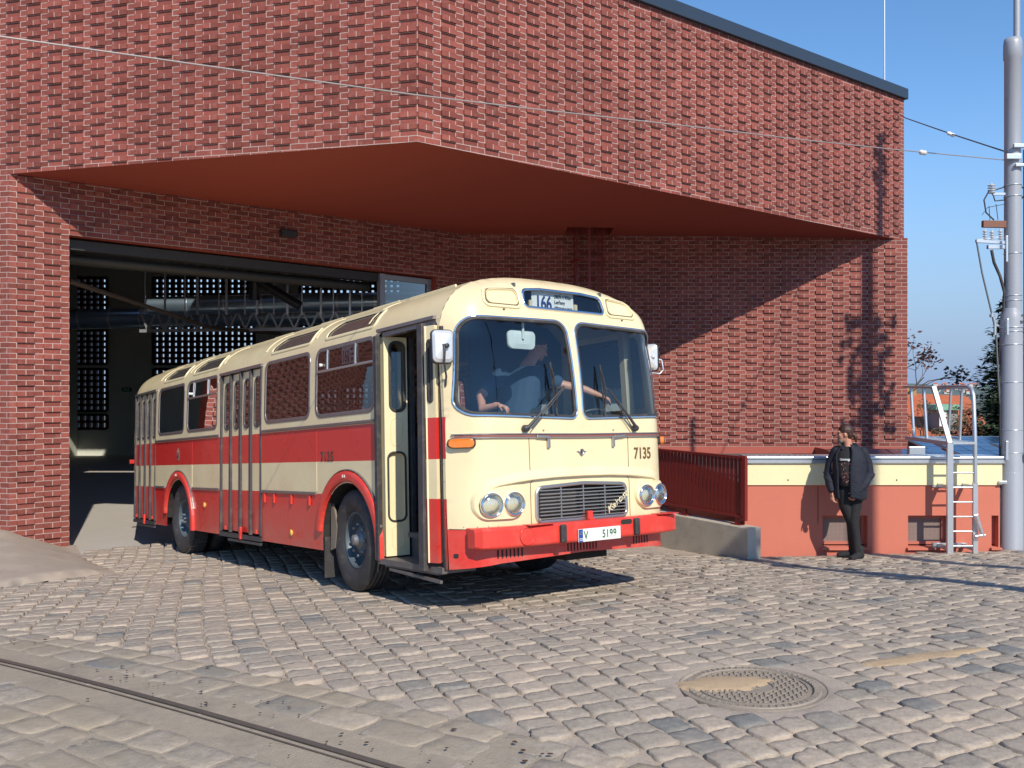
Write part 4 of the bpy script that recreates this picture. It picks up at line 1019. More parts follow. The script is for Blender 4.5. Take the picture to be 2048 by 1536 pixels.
# ---- front vents
for s_ in (-1, 1):
    P = rpoly([(s_*.515, 2.60), (s_*.925, 2.60), (s_*.86, 2.765), (s_*.525, 2.79)], [.05, .05, .07, .05], 6)
    f = MB(); sweep(f, P, Fp, .028, .014, OUTF); c_ = (s_*.70, 2.69)
    Pi = [(c_[0]+(p[0]-c_[0])*.84, c_[1]+(p[1]-c_[1])*.74) for p in P]; sweep(f, Pi, Fp, .010, .016, OUTF)
    o = f.build('vent_hatch', M['cream'], bus); f = MB(); sweep(f, [(c_[0]+(p[0]-c_[0])*.90, c_[1]+(p[1]-c_[1])*.84) for p in P], Fp, .006, .009, OUTF); f.build('vent_seam', mat('seam_brown', (.12, .09, .055), .8), o)
    f = MB(); p_ = Fp(s_*.71, 2.572); f.add([p_+Vector((.006, -.016, .008)), p_+Vector((.006, .016, .008)), p_+Vector((.006, 0, -.012))], [(0, 1, 2)]); f.build('latch_mark', M['ink'], bus)
# ---- front mouldings, seams, ledge
f = MB(); sweep(f, [(-1.215, 1.487), (0, 1.480), (1.215, 1.487)], Fp, .014, .022, OUTF, closed=False, lift=.0); sweep(f, [(-1.215, 1.457), (0, 1.45), (1.215, 1.457)], Fp, .014, .022, OUTF, closed=False)
f.build('front_moulding', M['alu'], bus)
f = MB(); sweep(f, [(-1.20, 1.472), (0, 1.465), (1.20, 1.472)], Fp, .022, .012, OUTF, closed=False); f.build('moulding_inlay', mat('inlay_maroon', (.28, .10, .08), .5), bus)
M['seam'] = mat('seam_dark', (.10, .07, .045), .8)
f = MB()
for s_ in (-1, 1): sweep(f, [(s_*.588, 1.445), (s_*.584, 1.15), (s_*.562, 1.085), (s_*.585, 1.06), (s_*.585, .72)], Fp, .006, .003, OUTF, closed=False)
sweep(f, [(-1.235, .705), (-1.1, .70), (1.1, .70), (1.235, .705)], Fp, .006, .004, OUTF, closed=False)
f.build('panel_gap', M['seam'], bus)
# eyebrow ledge over the lamps and grille
f = MB(); LG = [(-1.02, 1.025), (-.90, 1.062), (-.75, 1.083), (-.565, 1.10), (-.3, 1.112), (0, 1.115), (.3, 1.112), (.565, 1.10), (.75, 1.083), (.90, 1.062), (1.02, 1.025)]
k = len(LG); vs = []
for (y, z) in densify(LG, .03, False):
    b_ = Fp(y, z); t_ = min(1, max(0, (1.02-abs(y))/.35)); pr = .004+.032*t_
    for (dz, dx) in ((.075, .0005), (.03, pr*.55), (.004, pr), (-.008, pr-.002), (-.014, -.004)): vs.append(Fp(y, z+dz)*1.0+Vector((dx, 0, 0)))
n5 = len(vs)//5; f.add(vs, [(i*5+j, i*5+j+1, (i+1)*5+j+1, (i+1)*5+j) for i in range(n5-1) for j in range(4)], smooth=True)
f.build('brow_ledge', M['livery'], bus)
for y in (-.385, .385):
    f = MB().box(Fp(y, 1.405)+Vector((.014, 0, 0)), (.022, .030, .09)).bar(Fp(y-.14*(1 if y < 0 else -1), 1.462)+Vector((.025, 0, 0)), Fp(y, 1.452)+Vector((.025, 0, 0)), .02, .022); f.build('bonnet_hinge', M['alu'], bus, bevel=.005)
f = MB()
for y in (-.43, .40): f.lathe([(.001, 0), (.009, 0), (.007, .01), (.001, .01)], Fp(y, 1.515), OUTF, 8)
f.build('washer_jet', M['alu'], bus)
# ---- grille
f = MB(); sweep(f, grl, Fp, .035, .022, OUTF); gr = f.build('grille', M['alu'], bus)
f = MB()
for k in range(9):
    z = .755+.030*k; hw = .515-.0*k; zz = z; f.bar((.012, -hw+.01, z), (.012, hw-.01, z), .020, .009, up=(0, 0, 1))
for y in (-.26, -.0, .26): f.bar((.004, y, .735), (.004, y, 1.03), .012, .014, up=(1, 0, 0))
f.build('grille_bar', M['alu'], gr)
f = MB(); f.add([(-.09, -.56, .70), (-.09, .56, .70), (-.09, .56, 1.05), (-.09, -.56, 1.05)], [(0, 1, 2, 3)]); f.build('grille_backing', M['under'], gr)
f = MB()
for k in range(22):
    y = -.50+k*.022
    f.bar((-.07, y, .74), (-.07, y, 1.0), .006, .02)
f.build('radiator', mat('radiator', (.16, .13, .10), .7, .3), gr)
f = MB().box((.045, .035, .755), (.03, .055, .085)).box((.06, .035, .72), (.05, .055, .03)); f.build('plate_bracket', M['bumper_red'], bus, bevel=.005)
o = textmesh('Karosa', .115, lambda a, b, c: (.035+c, .27+a*math.cos(R(33))*.95-b*math.sin(R(33))*.7+b*.32, .755+a*math.sin(R(33))*.95+b*.8), mat('badge_cream', (.80, .74, .52), .3, .2), 'script_badge', gr, bold=-.0012, ext=.006)
# emblem: round badge with little wings
f = MB().lathe([(.001, 0), (.026, 0), (.031, .008), (.026, .012), (.022, .006), (.001, .006)], Fp(.0, 1.318), OUTF, 24)
for s_ in (-1, 1):
    p0 = Fp(0, 1.318)+Vector((.004, 0, 0)); f.add([p0+Vector((0, s_*.024, -.012)), p0+Vector((0, s_*.062, .006)), p0+Vector((0, s_*.028, .012)), p0+Vector((.006, s_*.03, -.002))], [(0, 1, 3), (1, 2, 3), (2, 0, 3)])
f.add([Fp(0, 1.318)+Vector((.009, a, b)) for a, b in ((-.010, -.012), (.012, -.012), (.012, -.006), (-.002, -.006), (.006, .012), (-.004, .014), (-.006, .0))], [(0, 1, 2, 3, 4, 5, 6)], 1)
f.add([Fp(0, 1.290)+Vector((.004, a, b)) for a, b in ((-.016, .004), (.016, .004), (0, -.014))], [(0, 1, 2)])
f.build('emblem', [M['alu'], M['ink']], bus)
# ---- fleet numbers
M['gold'] = mat('number_brown', (.13, .075, .03), .5); M['number_dark'] = mat('number_dark', (.10, .045, .03), .5)
textmesh('7135', .148, lambda a, b, c: tuple(Fp(.662+a, 1.245+b)+Vector((.002+c, 0, 0))), M['gold'], 'fleet_number', bus, bold=.003, sx=.80)
textmesh('7135', .145, lambda a, b, c: tuple(S(-2.69+a, 1.290+b)+Vector((0, -.003-c, 0))), M['number_dark'], 'fleet_number', bus, bold=.0025, sx=.98, spacing=1.1)
# crest: small generic oval arms on the red band
f = MB().lathe([(.001, .002), (.05, .002), (.055, .004), (.055, 0)], (0, 0, 0), (0, 1, 0), 26, cap=False)
f.v = [(v[0]-7.50, -1.252-v[1], 1.44+v[2]*1.75) for v in f.v]
f.box((-7.50, -1.2585, 1.42), (.05, .004, .09), m=1).box((-7.50, -1.2595, 1.455), (.03, .004, .05), m=2).box((-7.50, -1.259, 1.49), (.045, .004, .022), m=3).bar((-7.525, -1.2595, 1.375), (-7.475, -1.2595, 1.375), .012, .004, m=3)
f.build('city_crest', [mat('crest_grey', (.25, .14, .13), .6), M['ink'], mat('crest_pink', (.5, .08, .12), .6), mat('crest_gold', (.4, .3, .14), .5)], bus)
# ---- headlights
M['lens'] = glass('lamp_lens', (.9, .95, 1.0), .06, 3.0)
M['reflector'] = mat('reflector', (.70, .76, .84), .12, 1.0, var=.25, scale=40, bump=.8, bscale=30)
for s_ in (-1, 1):
    P = rpoly([(s_*1.115, .855), (s_*1.06, .775), (s_*.76, .775), (s_*.655, .86), (s_*.655, .98), (s_*.74, 1.035), (s_*1.06, 1.03), (s_*1.12, .96)], .10, 6)
    n = len(P); vs = []; c_ = (s_*.89, .90)
    for sc, dx in ((1.03, -.01), (1.0, .022), (.96, .030)): vs += [Fp(c_[0]+(p[0]-c_[0])*sc, c_[1]+(p[1]-c_[1])*sc)+Vector((dx, 0, 0)) for p in P]
    f = MB(); f.add(vs, [(j*n+i, j*n+(i+1) % n, (j+1)*n+(i+1) % n, (j+1)*n+i) for j in range(2) for i in range(n)], smooth=True)
    base = Fp(c_[0], c_[1])+Vector((.030, 0, 0))
    hl_h = []
    Pin = [(c_[0]+(p[0]-c_[0])*.96, c_[1]+(p[1]-c_[1])*.96) for p in P]
    circ = [[(yy+.094*math.cos(2*math.pi*i/24), .900+.094*math.sin(2*math.pi*i/24)) for i in range(24)] for yy in (s_*.99, s_*.782)]
    skin(Pin, circ, lambda y, z: Fp(y, z)+Vector((.030, 0, 0)), step=.04, mb=f)
    f.build('lamp_surround', M['cream'], bus)
    for yy in (s_*.99, s_*.782):
        c0 = Fp(yy, .90)+Vector((.030, 0, 0)); ax = Vector((1, .22*s_ if abs(yy) > .9 else .05*s_, 0)).normalized()
        f = MB().lathe([(.102, -.01), (.102, .012), (.096, .026), (.088, .026), (.086, .010)], c0, ax, 36, cap=False); hl = f.build('headlight', M['chrome'], bus)
        f = MB().lathe([(.001, -.07), (.03, -.065), (.06, -.04), (.085, -.0), (.086, .012)], c0, ax, 36, cap=False); f.build('reflector', M['reflector'], hl)
        f = MB().lathe([(.087, .010), (.07, .022), (.045, .030), (.02, .033), (.001, .034)], c0, ax, 36, cap=False); f.build('lens', M['lens'], hl)
# ---- indicators
M['amber'] = mat('amber_lens', (.80, .20, .015), .2, var=.3, scale=30, coat=.6)
for s_ in (-1, 1):
    P = rpoly([(s_*1.225, 1.385), (s_*1.11, 1.385), (s_*1.11, 1.455), (s_*1.225, 1.455)], .03, 5)
    P = rpoly([(s_*1.232, 1.375), (s_*1.085, 1.375), (s_*1.085, 1.455), (s_*1.232, 1.455)], .03, 5)
    n = len(P); vs = []; c_ = (s_*1.16, 1.415)
    for sc, dx in ((1.08, 0), (1.08, .014), (1.0, .02)): vs += [Fp(max(-1.24, min(1.24, c_[0]+(p[0]-c_[0])*sc)), c_[1]+(p[1]-c_[1])*sc)+Vector((dx, s_*dx*.9, 0)) for p in P]
    f = MB(); f.add(vs, [(j*n+i, j*n+(i+1) % n, (j+1)*n+(i+1) % n, (j+1)*n+i) for j in range(2) for i in range(n)])
    o = f.build('indicator', M['black_rubber'], bus)
    vs = [Fp(p[0], p[1])+Vector((.015, s_*.015, 0)) for p in P]+[Fp(c_[0]+(p[0]-c_[0])*.93, c_[1]+(p[1]-c_[1])*.9)+Vector((.042, s_*.040, 0)) for p in P]
    f = MB(); f.add(vs, [(i, (i+1) % n, n+(i+1) % n, n+i) for i in range(n)]+[list(range(n, 2*n))], smooth=False); f.build('lens', M['amber'], o, bevel=.004)
f = MB().box((XR-.02, -1.22, 1.36), (.05, .10, .07)); f.build('tail_lamp', mat('tail_red', (.5, .03, .02), .3), bus, bevel=.01)
# ---- bumper
def bx(y): return .150-.06*(y/1.12)**2-.045*max(0, (abs(y)-.85)/.3)**2
f = MB(); N = 40; prf = [(-.10, .545), (-.015, .545), (0, .562), (0, .70), (-.015, .722), (-.10, .722)]; vs = []
for i in range(N+1):
    y = -1.13+2.26*i/N
    for (dx, z) in prf: vs.append((bx(y)+dx, y, z))
k = len(prf); f.add(vs, [(i*k+j, i*k+(j+1) % k, (i+1)*k+(j+1) % k, (i+1)*k+j) for i in range(N) for j in range(k)])
for e, s_ in ((0, -1), (N, 1)):
    a = vs[e*k:(e+1)*k]; b = [(p[0]-.055, p[1]+s_*.045, p[2]+(.012 if p[2] < .6 else -.012)) for p in a]; c_ = [(p[0]-.25, p[1]+s_*.0, p[2]) for p in b]
    f.add(a+b, [(j, (j+1) % k, k+(j+1) % k, k+j) for j in range(k)]); f.add(b, [list(range(k))]); 
    f.box((bx(1.1)-.16, s_*1.10, .635), (.20, .10, .16))
bmp = f.build('bumper', M['bumper_red'], bus, bevel=.010)
f = MB()
for y in (-.735, ): f.lathe([(.075, 0), (.075, .004), (.068, .004), (.068, 0)], (bx(y)+.001, y, .635), OUTF, 36, cap=False)
f.box((bx(.45)-.03, -.60, .724), (.10, .27, .006)).box((bx(.8)-.03, .95, .724), (.10, .27, .006)); f.build('tow_cover', M['bumper_red'], bmp)
for y in (-.375, .505): 
    f = MB().box((bx(y)+.018, y, .632), (.036, .062, .155)); f.build('bumper_pad', M['black_rubber'], bus, bevel=.014)
P = rpoly([(.30, .655), (.455, .67), (.455, .705), (.30, .69)], .015, 4); f = MB(); f.add([(bx(.4)+.0035, p[0], p[1]) for p in rpoly([(.315, .662), (.455, .662), (.455, .705), (.315, .705)], .02, 5)], [list(range(24))]); f.build('tow_slot', M['under'], bmp)
# licence plate
f = MB().box((bx(0)+.012, .04, .60), (.010, .50, .112)); lp = f.build('licence_plate', mat('plate_white', (.72, .74, .70), .4, var=.05), bus, bevel=.004)
f = MB().box((bx(0)+.019, -.185, .60), (.004, .045, .106)); f.build('plate_band', mat('eu_blue', (.02, .06, .30), .4), lp)
f = MB()
for k in range(12):
    a = 2*math.pi*k/12; f.box((bx(0)+.0215, -.185+.013*math.cos(a), .622+.013*math.sin(a)), (.001, .003, .003))
f.build('plate_stars', mat('star_yellow', (.7, .55, .05), .5), lp)
M['plate_green'] = mat('plate_green', (.01, .13, .045), .5)
textmesh('V', .098, lambda a, b, c: (bx(0)+.018+c, -.150+a, .567+b), M['plate_green'], 'plate_text', lp, bold=.001, sx=.8)
textmesh('5199', .098, lambda a, b, c: (bx(0)+.018+c, .065+a, .567+b), M['plate_green'], 'plate_text', lp, bold=.0010, sx=.80, spacing=1.12)
textmesh('CZ', .026, lambda a, b, c: (bx(0)+.0215+c, -.203+a, .560+b), M['white'], 'plate_text', lp, bold=.0008)
# vents in the skirt
f = MB()
for (y0, y1, n) in ((-.93, -.69, 7), (-.19, .14, 10), (.62, .80, 6)):
    for k in range(n):
        y = y0+(y1-y0)*k/(n-1)
        if k < n: P = rrect(y-.007, .455, y+.007, .528, .006, 3); f.add([Fp(p[0], p[1])+Vector((.0025, 0, 0)) for p in P], [list(range(len(P)))])
f.add([Fp(p[0], p[1])+Vector((.004, -.003, 0)) for p in rrect(-1.215, .468, -1.19, .505, .01, 4)], [list(range(20))])
f.build('skirt_vent', M['under'], bus)
f = MB()
for y in (-1.16, -1.08, -1.0, -.92): f.lathe([(.001, 0), (.006, 0), (.001, .004)], Fp(y, .722), OUTF, 6)
for z in (.8, .95, 1.1, 1.25, 1.7, 1.9, 2.1): f.lathe([(.001, 0), (.006, 0), (.001, .005)], S(-.315, z), (0, -1, 0), 6)
f.build('rivet', M['alu'], bus)
# ---- wipers
for (py, my, byt, byb) in ((-.64, -.23, -.32, -.29), (.665, .29, .276, .284)):
    P0 = Fp(py, 1.53)+Vector((.03, 0, 0)); P1 = Fp(my, 1.895)+Vector((.085, 0, 0)); o = MB()
    o.lathe([(.03, -.02), (.03, .015), (.02, .03), (.001, .03)], P0, OUTF, 14); o.tube([P0+Vector((.02, 0, 0)), P0.lerp(P1, .35)+Vector((.02, 0, 0)), P1], [.016, .011, .006], 8)
    o.tube([P0+Vector((.02, .05 if py < 0 else -.05, -.005)), P1+Vector((0, .01, -.01))], .005, 6); w_ = o.build('wiper', M['dark_metal'], bus)
    T = Fp(byt, 2.115)+Vector((.035, 0, 0)); Bm = Fp(byb, 1.65)+Vector((.03, 0, 0)); mid = T.lerp(Bm, .5)+Vector((.045, 0, 0))
    o = MB().bar(T, Bm, .010, .016).bar(T.lerp(Bm, .12)+Vector((.01, 0, 0)), mid, .010).bar(mid, T.lerp(Bm, .85)+Vector((.01, 0, 0)), .010).bar(mid, P1, .014); o.build('wiper_blade', M['black_rubber'], w_)
# ---- outside mirrors
def mirror(c, right, arm):
    c = Vector(c); Mx = Matrix.Rotation(R(-14 if right else -62), 3, 'Z'); P = rpoly([(-.088, -.135), (.088, -.135), (.094, .135), (-.094, .135)], .04, 6)
    n = len(P); f = MB(); vs = []
    for sc, x in ((1.0, -.035), (1.03, -.02), (1.03, 0), (.98, .012), (.80, .030), (.15, .045)): vs += [c+Mx@Vector((x, p[0]*sc, p[1]*sc)) for p in P]
    f.add(vs, [(j*n+i, j*n+(i+1) % n, (j+1)*n+(i+1) % n, (j+1)*n+i) for j in range(5) for i in range(n)]+[list(range(n*5, n*6))], smooth=False)
    o = f.build('wing_mirror', mat('mirror_shell', (.72, .73, .74), .3, .4, var=.1), bus)
    f = MB(); vs = []
    for sc, x in ((1.0, -.04), (1.07, -.03), (1.07, -.008), (1.02, .006)): vs += [c+Mx@Vector((x, p[0]*sc, p[1]*sc)) for p in P]
    f.add(vs, [(j*n+i, j*n+(i+1) % n, (j+1)*n+(i+1) % n, (j+1)*n+i) for j in range(3) for i in range(n)]); f.build('mirror_rim', M['black_rubber'], o)
    f = MB(); f.add([c+Mx@Vector((-.034, p[0], p[1])) for p in P], [list(range(n))]); f.build('mirror_glass', M['chrome'], o)
    f = MB().tube(arm, .009, 8); f.lathe([(.02, 0), (.02, .03), (.001, .03)], c+Vector((.045, 0, 0)), (1, 0, 0), 10); f.build('mirror_arm', M['dark_metal'] if right else M['galv'], o)
mirror((-.24, -1.295, 2.225), True, [(-.20, -1.315, 2.24), (-.175, -1.315, 2.19), (-.19, -1.315, 2.08), (-.27, -1.245, 1.98), (-.30, -1.235, 1.9)])
mirror((-.42, 1.34, 2.27), False, [(-.39, 1.36, 2.27), (-.34, 1.44, 2.24), (-.33, 1.45, 2.14), (-.36, 1.42, 2.10), (-.36, 1.24, 2.11)])
# ---------------------------------------------------------------- bus interior
M['lining'] = mat('interior_lining', (.42, .36, .24), .6, var=.06); M['int_floor'] = mat('interior_floor', (.07, .07, .075), .8)
M['vinyl_red'] = mat('seat_vinyl', (.30, .03, .025), .5); M['seat_grey'] = mat('seat_shell', (.35, .36, .34), .5); M['int_blue'] = mat('engine_cover_blue', (.02, .035, .05), .6)
f = MB().box((-5.2, 0, .80), (9.5, 1.38, .05)).box((-4.75, -.945, .80), (3.9, .51, .05)).box((-4.75, .945, .80), (3.9, .51, .05)).box((-9.0, -.945, .80), (1.7, .51, .05)).box((-9.0, .945, .80), (1.7, .51, .05)).box((-.93, .945, .80), (1.0, .51, .05)); 
f.box((-.80, -.90, .60), (.84, .36, .04)).box((-.86, -.71, .70), (.95, .04, .18)).box((-.86, -.95, .48), (.95, .04, .24))
f.build('interior_floor', M['int_floor'], bus)
f = MB(); n = 14
def ceil_pt(x, a): y = -1.16+2.32*a; return (x, y, min(2.80, roofz(y)-.09))
for (xa, xb) in ((-10.0, -.55),):
    vs = [ceil_pt(x, i/n) for x in (xa, xb) for i in range(n+1)]; f.add(vs, [(i, i+1, n+1+i+1, n+1+i) for i in range(n)], smooth=True)
f.build('ceiling_lining', M['lining'], bus)
f = MB()
for (x0, x1, s_) in ((-4.28, -1.50, -1), (-8.62, -5.75, -1), (-10.0, -.4, 1)): f.box(((x0+x1)/2, s_*1.205, 1.44), (x1-x0, .02, .60))
f.build('side_lining', M['lining'], bus)
def seat(x, y, rot=0, first=[None]):
    if first[0] is None:
        o = empty('passenger_seat'); o.parent = bus
        MB().box((0, 0, .40), (.42, .42, .09)).build('seat_cushion', M['vinyl_red'], o, bevel=.03)
        MB().box((-.22, 0, .72), (.08, .42, .58), M=None).build('seat_backrest', M['vinyl_red'], o, bevel=.03)
        MB().tube([(-.27, -.2, .4), (-.27, -.2, 1.03), (-.27, .2, 1.03), (-.27, .2, .4)], .014).tube([(0, 0, .38), (0, 0, 0)], .03).build('seat_frame', M['alu'], o)
        first[0] = o
    else: o = copy_tree(first[0], bus)
    o.location = (x, y, .825); o.rotation_euler = (0, 0, rot)
for x in (-2.0, -2.8, -3.6): seat(x, -.92)
for k in range(8): seat(-1.9-.85*k, .92)
seat(-6.4, -.92); seat(-7.9, -.92)
f = MB()
for (x, y) in ((-1.36, -.78), (-4.35, -.85), (-4.35, .55), (-5.7, -.85), (-2.6, .62), (-7.0, .62)): f.tube([(x, y, .82), (x, y, 2.72)], .017, 10)
for y in (-.62, .62): f.tube([(-9.5, y, 2.45), (-1.2, y, 2.45)], .014, 8)
f.build('handrail', mat('handrail_grey', (.30, .34, .36), .4, .3), bus)
f = MB().lathe([(.001, -.03), (.07, -.03), (.07, .03), (.001, .03)], (-1.30, -.76, 1.86), (0, 1, 0), 18).box((-1.33, -.76, 2.02), (.1, .1, .08)); f.build('ticket_punch', mat('punch_green', (.10, .12, .03), .5), bus)
# cab: dashboard, wheel, engine cover, partition, driver's seat, interior mirror
f = MB().box((-.34, .35, 1.38), (.36, 1.55, .14)).box((-.20, 0, 1.50), (.14, 2.0, .14)).box((-.28, .55, 1.1), (.30, 1.1, .55)); f.build('dashboard', mat('dash_grey', (.16, .17, .17), .6), bus, bevel=.03)
f = MB().tube([(-.62+.22*math.cos(a)*.75, .62+.22*math.sin(a), 1.62+.22*math.cos(a)*.5) for a in [2*math.pi*i/28 for i in range(29)]], .014, 8, caps=False)
for a in (0, 2.1, 4.2): f.tube([(-.62, .62, 1.60), (-.62+.21*math.cos(a)*.75, .62+.21*math.sin(a), 1.62+.21*math.cos(a)*.5)], .010, 6)
f.tube([(-.62, .62, 1.60), (-.35, .62, 1.15)], .03, 10); f.build('steering_wheel', M['dark_metal'], bus)
f = MB().box((-.95, .0, 1.02), (1.1, .62, .42)); f.build('engine_cover', M['int_blue'], bus, bevel=.05)
f = MB().box((-1.25, .68, 1.18), (.48, .50, .12)).box((-1.50, .68, 1.62), (.10, .50, .80)).box((-1.25, .68, .98), (.3, .3, .3)); f.build('driver_seat', mat('driver_seat', (.22, .24, .24), .7), bus, bevel=.04)
f = MB().box((-1.62, .55, 1.75), (.03, 1.25, 1.9)); f.build('cab_partition', M['int_blue'], bus)
f = MB().box((-1.52, -.72, 1.15), (.03, .62, .70)); f.build('door_screen', M['int_blue'], bus)
f = MB().box((-1.1, -.62, .62), (.12, .16, .30)); f.build('litter_box', mat('box_grey', (.35, .35, .33), .6), bus, bevel=.02)
P = rpoly([(-.145, 2.245), (.145, 2.245), (.155, 2.41), (-.155, 2.41)], .05, 6); c_ = (0, 2.33)
f = MB(); n = len(P); yb = -.47
vs = [(-.23+x, yb+p[0]*sc, 2.33+(p[1]-2.33)*sc) for sc, x in ((1, -.02), (1.04, 0), (1.0, .012), (.5, .022)) for p in P]
f.add(vs, [(j*n+i, j*n+(i+1) % n, (j+1)*n+(i+1) % n, (j+1)*n+i) for j in range(3) for i in range(n)]+[list(range(3*n, 4*n))]); f.tube([(-.20, yb, 2.33), (-.2, yb, 2.56)], .012)
f.build('interior_mirror', mat('mirror_back', (.55, .60, .58), .3), bus)
f = MB()
for y in (-1.06, 1.06): f.bar((-.42, y, .9), (-.50, y, 2.6), .07, .10)
f.build('cab_pillar', M['lining'], bus)
# ================================================================ people
def loft(mb, secs, n=16):
    """closed tube through sections (centre, rx, ry, axis_x, axis_y)"""
    vs = []
    for (c, rx, ry, ax, ay) in secs:
        c = Vector(c); ax = Vector(ax); ay = Vector(ay)
        for i in range(n): t = 2*math.pi*i/n; vs.append(c+ax*math.cos(t)*rx+ay*math.sin(t)*ry)
    k = len(secs); o = len(mb.v)
    mb.add(vs, [(i*n+j, i*n+(j+1) % n, (i+1)*n+(j+1) % n, (i+1)*n+j) for i in range(k-1) for j in range(n)]+[list(range(n))[::-1], list(range((k-1)*n, k*n))], smooth=True)
def limb(mb, pts, rad, n=12, flat=1.0):
    pts = [Vector(p) for p in pts]; k = len(pts); secs = []; prev = Vector((1, 0, 0))
    for i, p in enumerate(pts):
        d = (pts[min(i+1, k-1)]-pts[max(i-1, 0)]).normalized(); x = (prev-d*prev.dot(d)); x = x.normalized() if x.length > .05 else d.orthogonal().normalized(); y = d.cross(x); prev = x
        secs.append((p, rad[i], rad[i]*flat, x, y))
    r0, r1 = rad[0], rad[-1]; d0 = (pts[1]-pts[0]).normalized(); d1 = (pts[-1]-pts[-2]).normalized()
    s0 = [(pts[0]-d0*r0*a, r0*b, r0*b*flat, secs[0][3], secs[0][4]) for a, b in ((.95, .25), (.7, .7), (.35, .93))]; s1 = [(pts[-1]+d1*r1*a, r1*b, r1*b*flat, secs[-1][3], secs[-1][4]) for a, b in ((.35, .93), (.7, .7), (.95, .25))]
    loft(mb, s0+secs+s1, n)
def blob(mb, c, r, rot=None, n=14):
    c = Vector(c); vs = []; m = 9
    for i in range(1, m):
        ph = math.pi*i/m
        for j in range(n):
            t = 2*math.pi*j/n; v = Vector((r[0]*math.sin(ph)*math.cos(t), r[1]*math.sin(ph)*math.sin(t), r[2]*math.cos(ph)))
            vs.append(c+(rot@v if rot else v))
    top = c+(rot@Vector((0, 0, r[2])) if rot else Vector((0, 0, r[2]))); bt = c-(rot@Vector((0, 0, r[2])) if rot else Vector((0, 0, r[2])))
    fs = [(i*n+j, (i+1)*n+j, (i+1)*n+(j+1) % n, i*n+(j+1) % n) for i in range(m-2) for j in range(n)]; k = len(vs); vs += [top, bt]
    fs += [(k, j, (j+1) % n) for j in range(n)]+[(k+1, (m-2)*n+(j+1) % n, (m-2)*n+j) for j in range(n)]
    mb.add(vs, fs, smooth=True)
def head(mb, c, face, up=(0, 0, 1), s=1.0):
    """head shape centred at c (mid-head, eye level) looking along face"""
    f_ = Vector(face).normalized(); u = Vector(up); u = (u-f_*u.dot(f_)).normalized(); r = f_.cross(u)
    Q = Matrix((f_, -r, u)).transposed(); c = Vector(c)
    P = lambda a, b, d: c+Q@(Vector((a, b, d))*s)
    blob(mb, P(-.012, 0, .022), (.098*s, .077*s, .098*s), Q); blob(mb, P(.030, 0, -.030), (.062*s, .060*s, .080*s), Q)
    blob(mb, P(.058, 0, -.085), (.032*s, .036*s, .026*s), Q)                           # chin
    limb(mb, [P(.085, 0, .012), P(.108, 0, -.030)], [.010*s, .015*s], 8)               # nose
    blob(mb, P(.082, 0, .030), (.012*s, .052*s, .012*s), Q)                            # brow
    blob(mb, P(.083, 0, -.060), (.010*s, .025*s, .009*s), Q)                           # lips
    for k in (-1, 1):
        blob(mb, P(-.005, k*.078, -.008), (.018*s, .009*s, .032*s), Q); blob(mb, P(.062, k*.040, -.015), (.025*s, .02*s, .02*s), Q)
    return P, Q
def hand(mb, wrist, d, nrm, s=1.0, curl=.5, side=1):
    """palm and five curled fingers; d = pointing direction, nrm = back of hand"""
    w = Vector(wrist); d = Vector(d).normalized(); nr = Vector(nrm); nr = (nr-d*nr.dot(d)).normalized(); x = d.cross(nr)*side
    limb(mb, [w-d*.02*s, w+d*.03*s, w+d*.085*s], [.027*s, .036*s, .040*s], 10, .5)
    for k, (o, L) in enumerate(((-.030, .070), (-.010, .080), (.011, .074), (.030, .058))):
        p = w+d*.085*s+x*o*s; q = p+(d*math.cos(curl*.5)-nr*math.sin(curl*.5))*L*.45*s; r_ = q+(d*math.cos(curl*1.4)-nr*math.sin(curl*1.4))*L*.32*s; t = r_+(d*math.cos(curl*2.2)-nr*math.sin(curl*2.2))*L*.25*s
        limb(mb, [p, q, r_, t], [.0095*s, .0088*s, .008*s, .007*s], 8)
    p = w+d*.03*s-x*.030*s; q = p+(d*.6-x*.7-nr*.2).normalized()*.042*s; t = q+(d*.85-x*.3-nr*.3).normalized()*.034*s
    limb(mb, [p, q, t], [.013*s, .011*s, .009*s], 8)
# ---- man beside the wall (local: origin at feet, he faces the camera's left; x right in picture, y away, z up)
pX, pY = 4.32, 11.60
man = empty('person', (pX, pY, -2.225), 'man with ponytail and grey beard standing by the pink wall in dark jacket', 'person')
mb = MB()   # continuous body
P, Q = head(mb, (-.035, -.02, 1.595), (-.985, -.17, -.02), s=.97)
limb(mb, [(.02, 0, 1.40), (.005, 0, 1.47), (-.005, -.005, 1.54)], [.066, .057, .056], 14)
loft(mb, [((.05, .01, .86), .155, .115, (1, 0, 0), (0, 1, 0)), ((.05, 0, .96), .165, .12, (1, 0, 0), (0, 1, 0)), ((.03, -.01, 1.08), .155, .125, (1, 0, 0), (0, 1, 0)), ((.02, 0, 1.25), .17, .12, (1, 0, 0), (0, 1, 0)), ((.02, .01, 1.38), .15, .09, (1, 0, 0), (0, 1, 0)), ((.02, .01, 1.43), .07, .06, (1, 0, 0), (0, 1, 0))], 20)
for pts in ([(-.145, 0, 1.36), (-.215, .03, 1.10), (-.20, -.04, .92), (-.19, -.07, .84)], [(.185, .01, 1.36), (.265, .05, 1.10), (.19, -.09, .93), (.14, -.11, .86)]):
    limb(mb, pts, [.055, .047, .036, .026], 12)
hand(mb, (-.19, -.07, .84), (.1, -.1, -1), (-1, 0, 0), 1.0, .7, 1); hand(mb, (.14, -.11, .865), (-.6, -.2, -.8), (.5, -.8, .2), 1.0, .7, -1)
legs = ([(-.035, -.01, .86), (-.02, -.02, .66), (.055, .0, .46), (.06, .02, .28), (.075, .03, .10)], [(.115, .02, .86), (.10, .0, .66), (.085, -.03, .46), (.115, -.03, .28), (.135, -.04, .09)])
